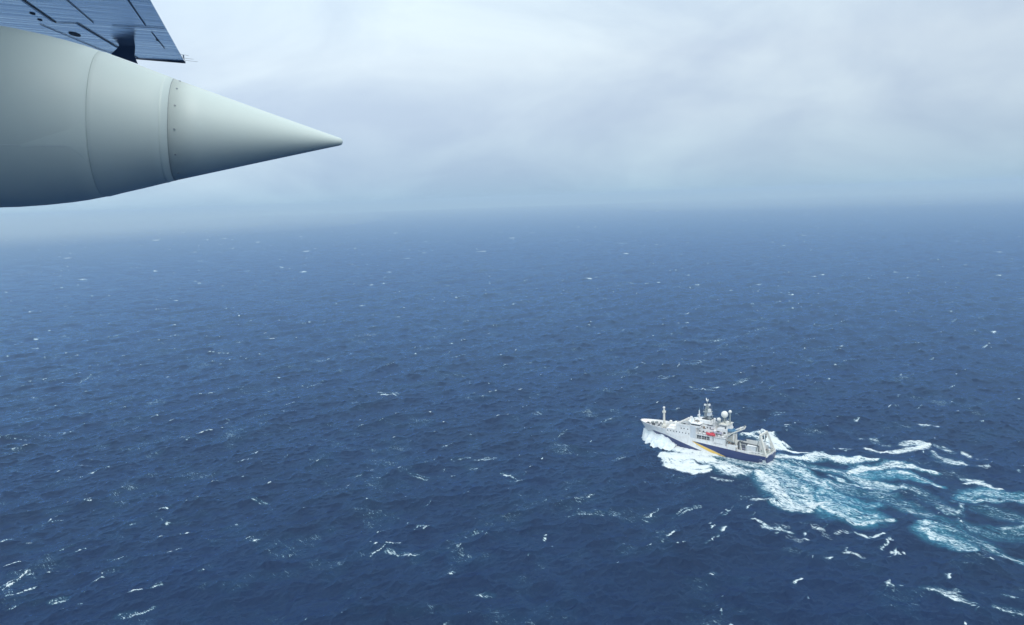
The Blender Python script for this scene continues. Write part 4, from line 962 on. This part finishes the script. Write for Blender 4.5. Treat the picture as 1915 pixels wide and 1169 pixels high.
# dark fin hanging under the wing; the glossy skin mirrors it
fv = -1.6
poly = [(.80, 0), (.835, -.05), (.94, -.15), (.74, -.215), (.545, -.275), (.585, -.15), (.56, 0)]
mb = MB(); n = len(poly)
v0 = [tuple(wp(a, fv, b_2)) for a, b_2 in poly]; v1 = [tuple(wp(a, fv+.03, b_2)) for a, b_2 in poly]
mb.add(v0+v1, [tuple(range(n)), tuple(range(n, 2*n))[::-1]]+[(i, (i+1) % n, (i+1) % n+n, i+n) for i in range(n)])
mb.build('underwing_fin', mat('fin_paint', (.030, .060, .12), .5), wing)
# static wicks and the dark tip edge
tipm = mat('wing_tip_edge', (.04, .06, .1), .4)
MB().tube(wp(1.0, .12, 0.0), wp(-.01, .03, -.01), .012, .022, 8).build('tip_edge', tipm, wing)
for k, (u_, v_) in enumerate(((-.03, -1.05), (-.02, -.55), (-.02, -.2))):
    MB().tube(wp(u_, v_, 0), wp(u_-.17-.03*k, v_+.02, -.01+.0*k), .004, .003, 6).build('static_wick', mat('wick', (.3, .35, .4), .5) if k == 0 else bpy.data.materials['wick'], wing)
MB().bar(wp(.012, .02, -.03), wp(.012, .02, .12), .02).build('wing_tip_light', tipm, wing)

# ------------------------------------------------------------------ haze
hz = MB().box(-15300, 15300, -3000, 15300, -30, 176).build('haze', None or bpy.data.materials.new('haze_air'), None)
hz['kind'] = 'stuff'
hm = hz.data.materials[0]; hm.use_nodes = True; t = hm.node_tree; t.nodes.clear()
pv_ = t.nodes.new('ShaderNodeVolumePrincipled'); pv_.inputs['Color'].default_value = (.62, .81, 1.0, 1); pv_.inputs['Density'].default_value = 1.8e-4; pv_.inputs['Anisotropy'].default_value = .0
ho_ = t.nodes.new('ShaderNodeOutputMaterial'); t.links.new(pv_.outputs[0], ho_.inputs['Volume'])

# banks of mist lying on the far water, thickest to the left
mm1 = bpy.data.materials.new('mist_air'); mm1.use_nodes = True; t = mm1.node_tree; t.nodes.clear()
pv_ = t.nodes.new('ShaderNodeVolumePrincipled'); pv_.inputs['Color'].default_value = (.70, .86, 1.0, 1); pv_.inputs['Density'].default_value = 1.3e-4
ho_ = t.nodes.new('ShaderNodeOutputMaterial'); t.links.new(pv_.outputs[0], ho_.inputs['Volume'])
for k_, (x, y, z, rx, ry, rz_, lb) in enumerate(((-5200, 6000, 40, 4300, 3300, 132, 'outermost thin veil of mist on the far water at the left'), (-5000, 5800, 40, 3300, 2500, 126, 'pale mist bank on the far water at the left'), (-4900, 5700, 40, 2300, 1800, 110, 'densest core of the mist at the far left'), (4300, 7200, 50, 3400, 2300, 120, 'thin mist bank on the far water at the right'))):
    o = MB().ball((0, 0, 0), 1, 48, 24, rz_, sx=rx, sy=ry).build('mist_bank', mm1, None, smooth=True); o.location = (x, y, z)
    o['kind'] = 'stuff'; o['label'] = lb; o['category'] = 'mist'
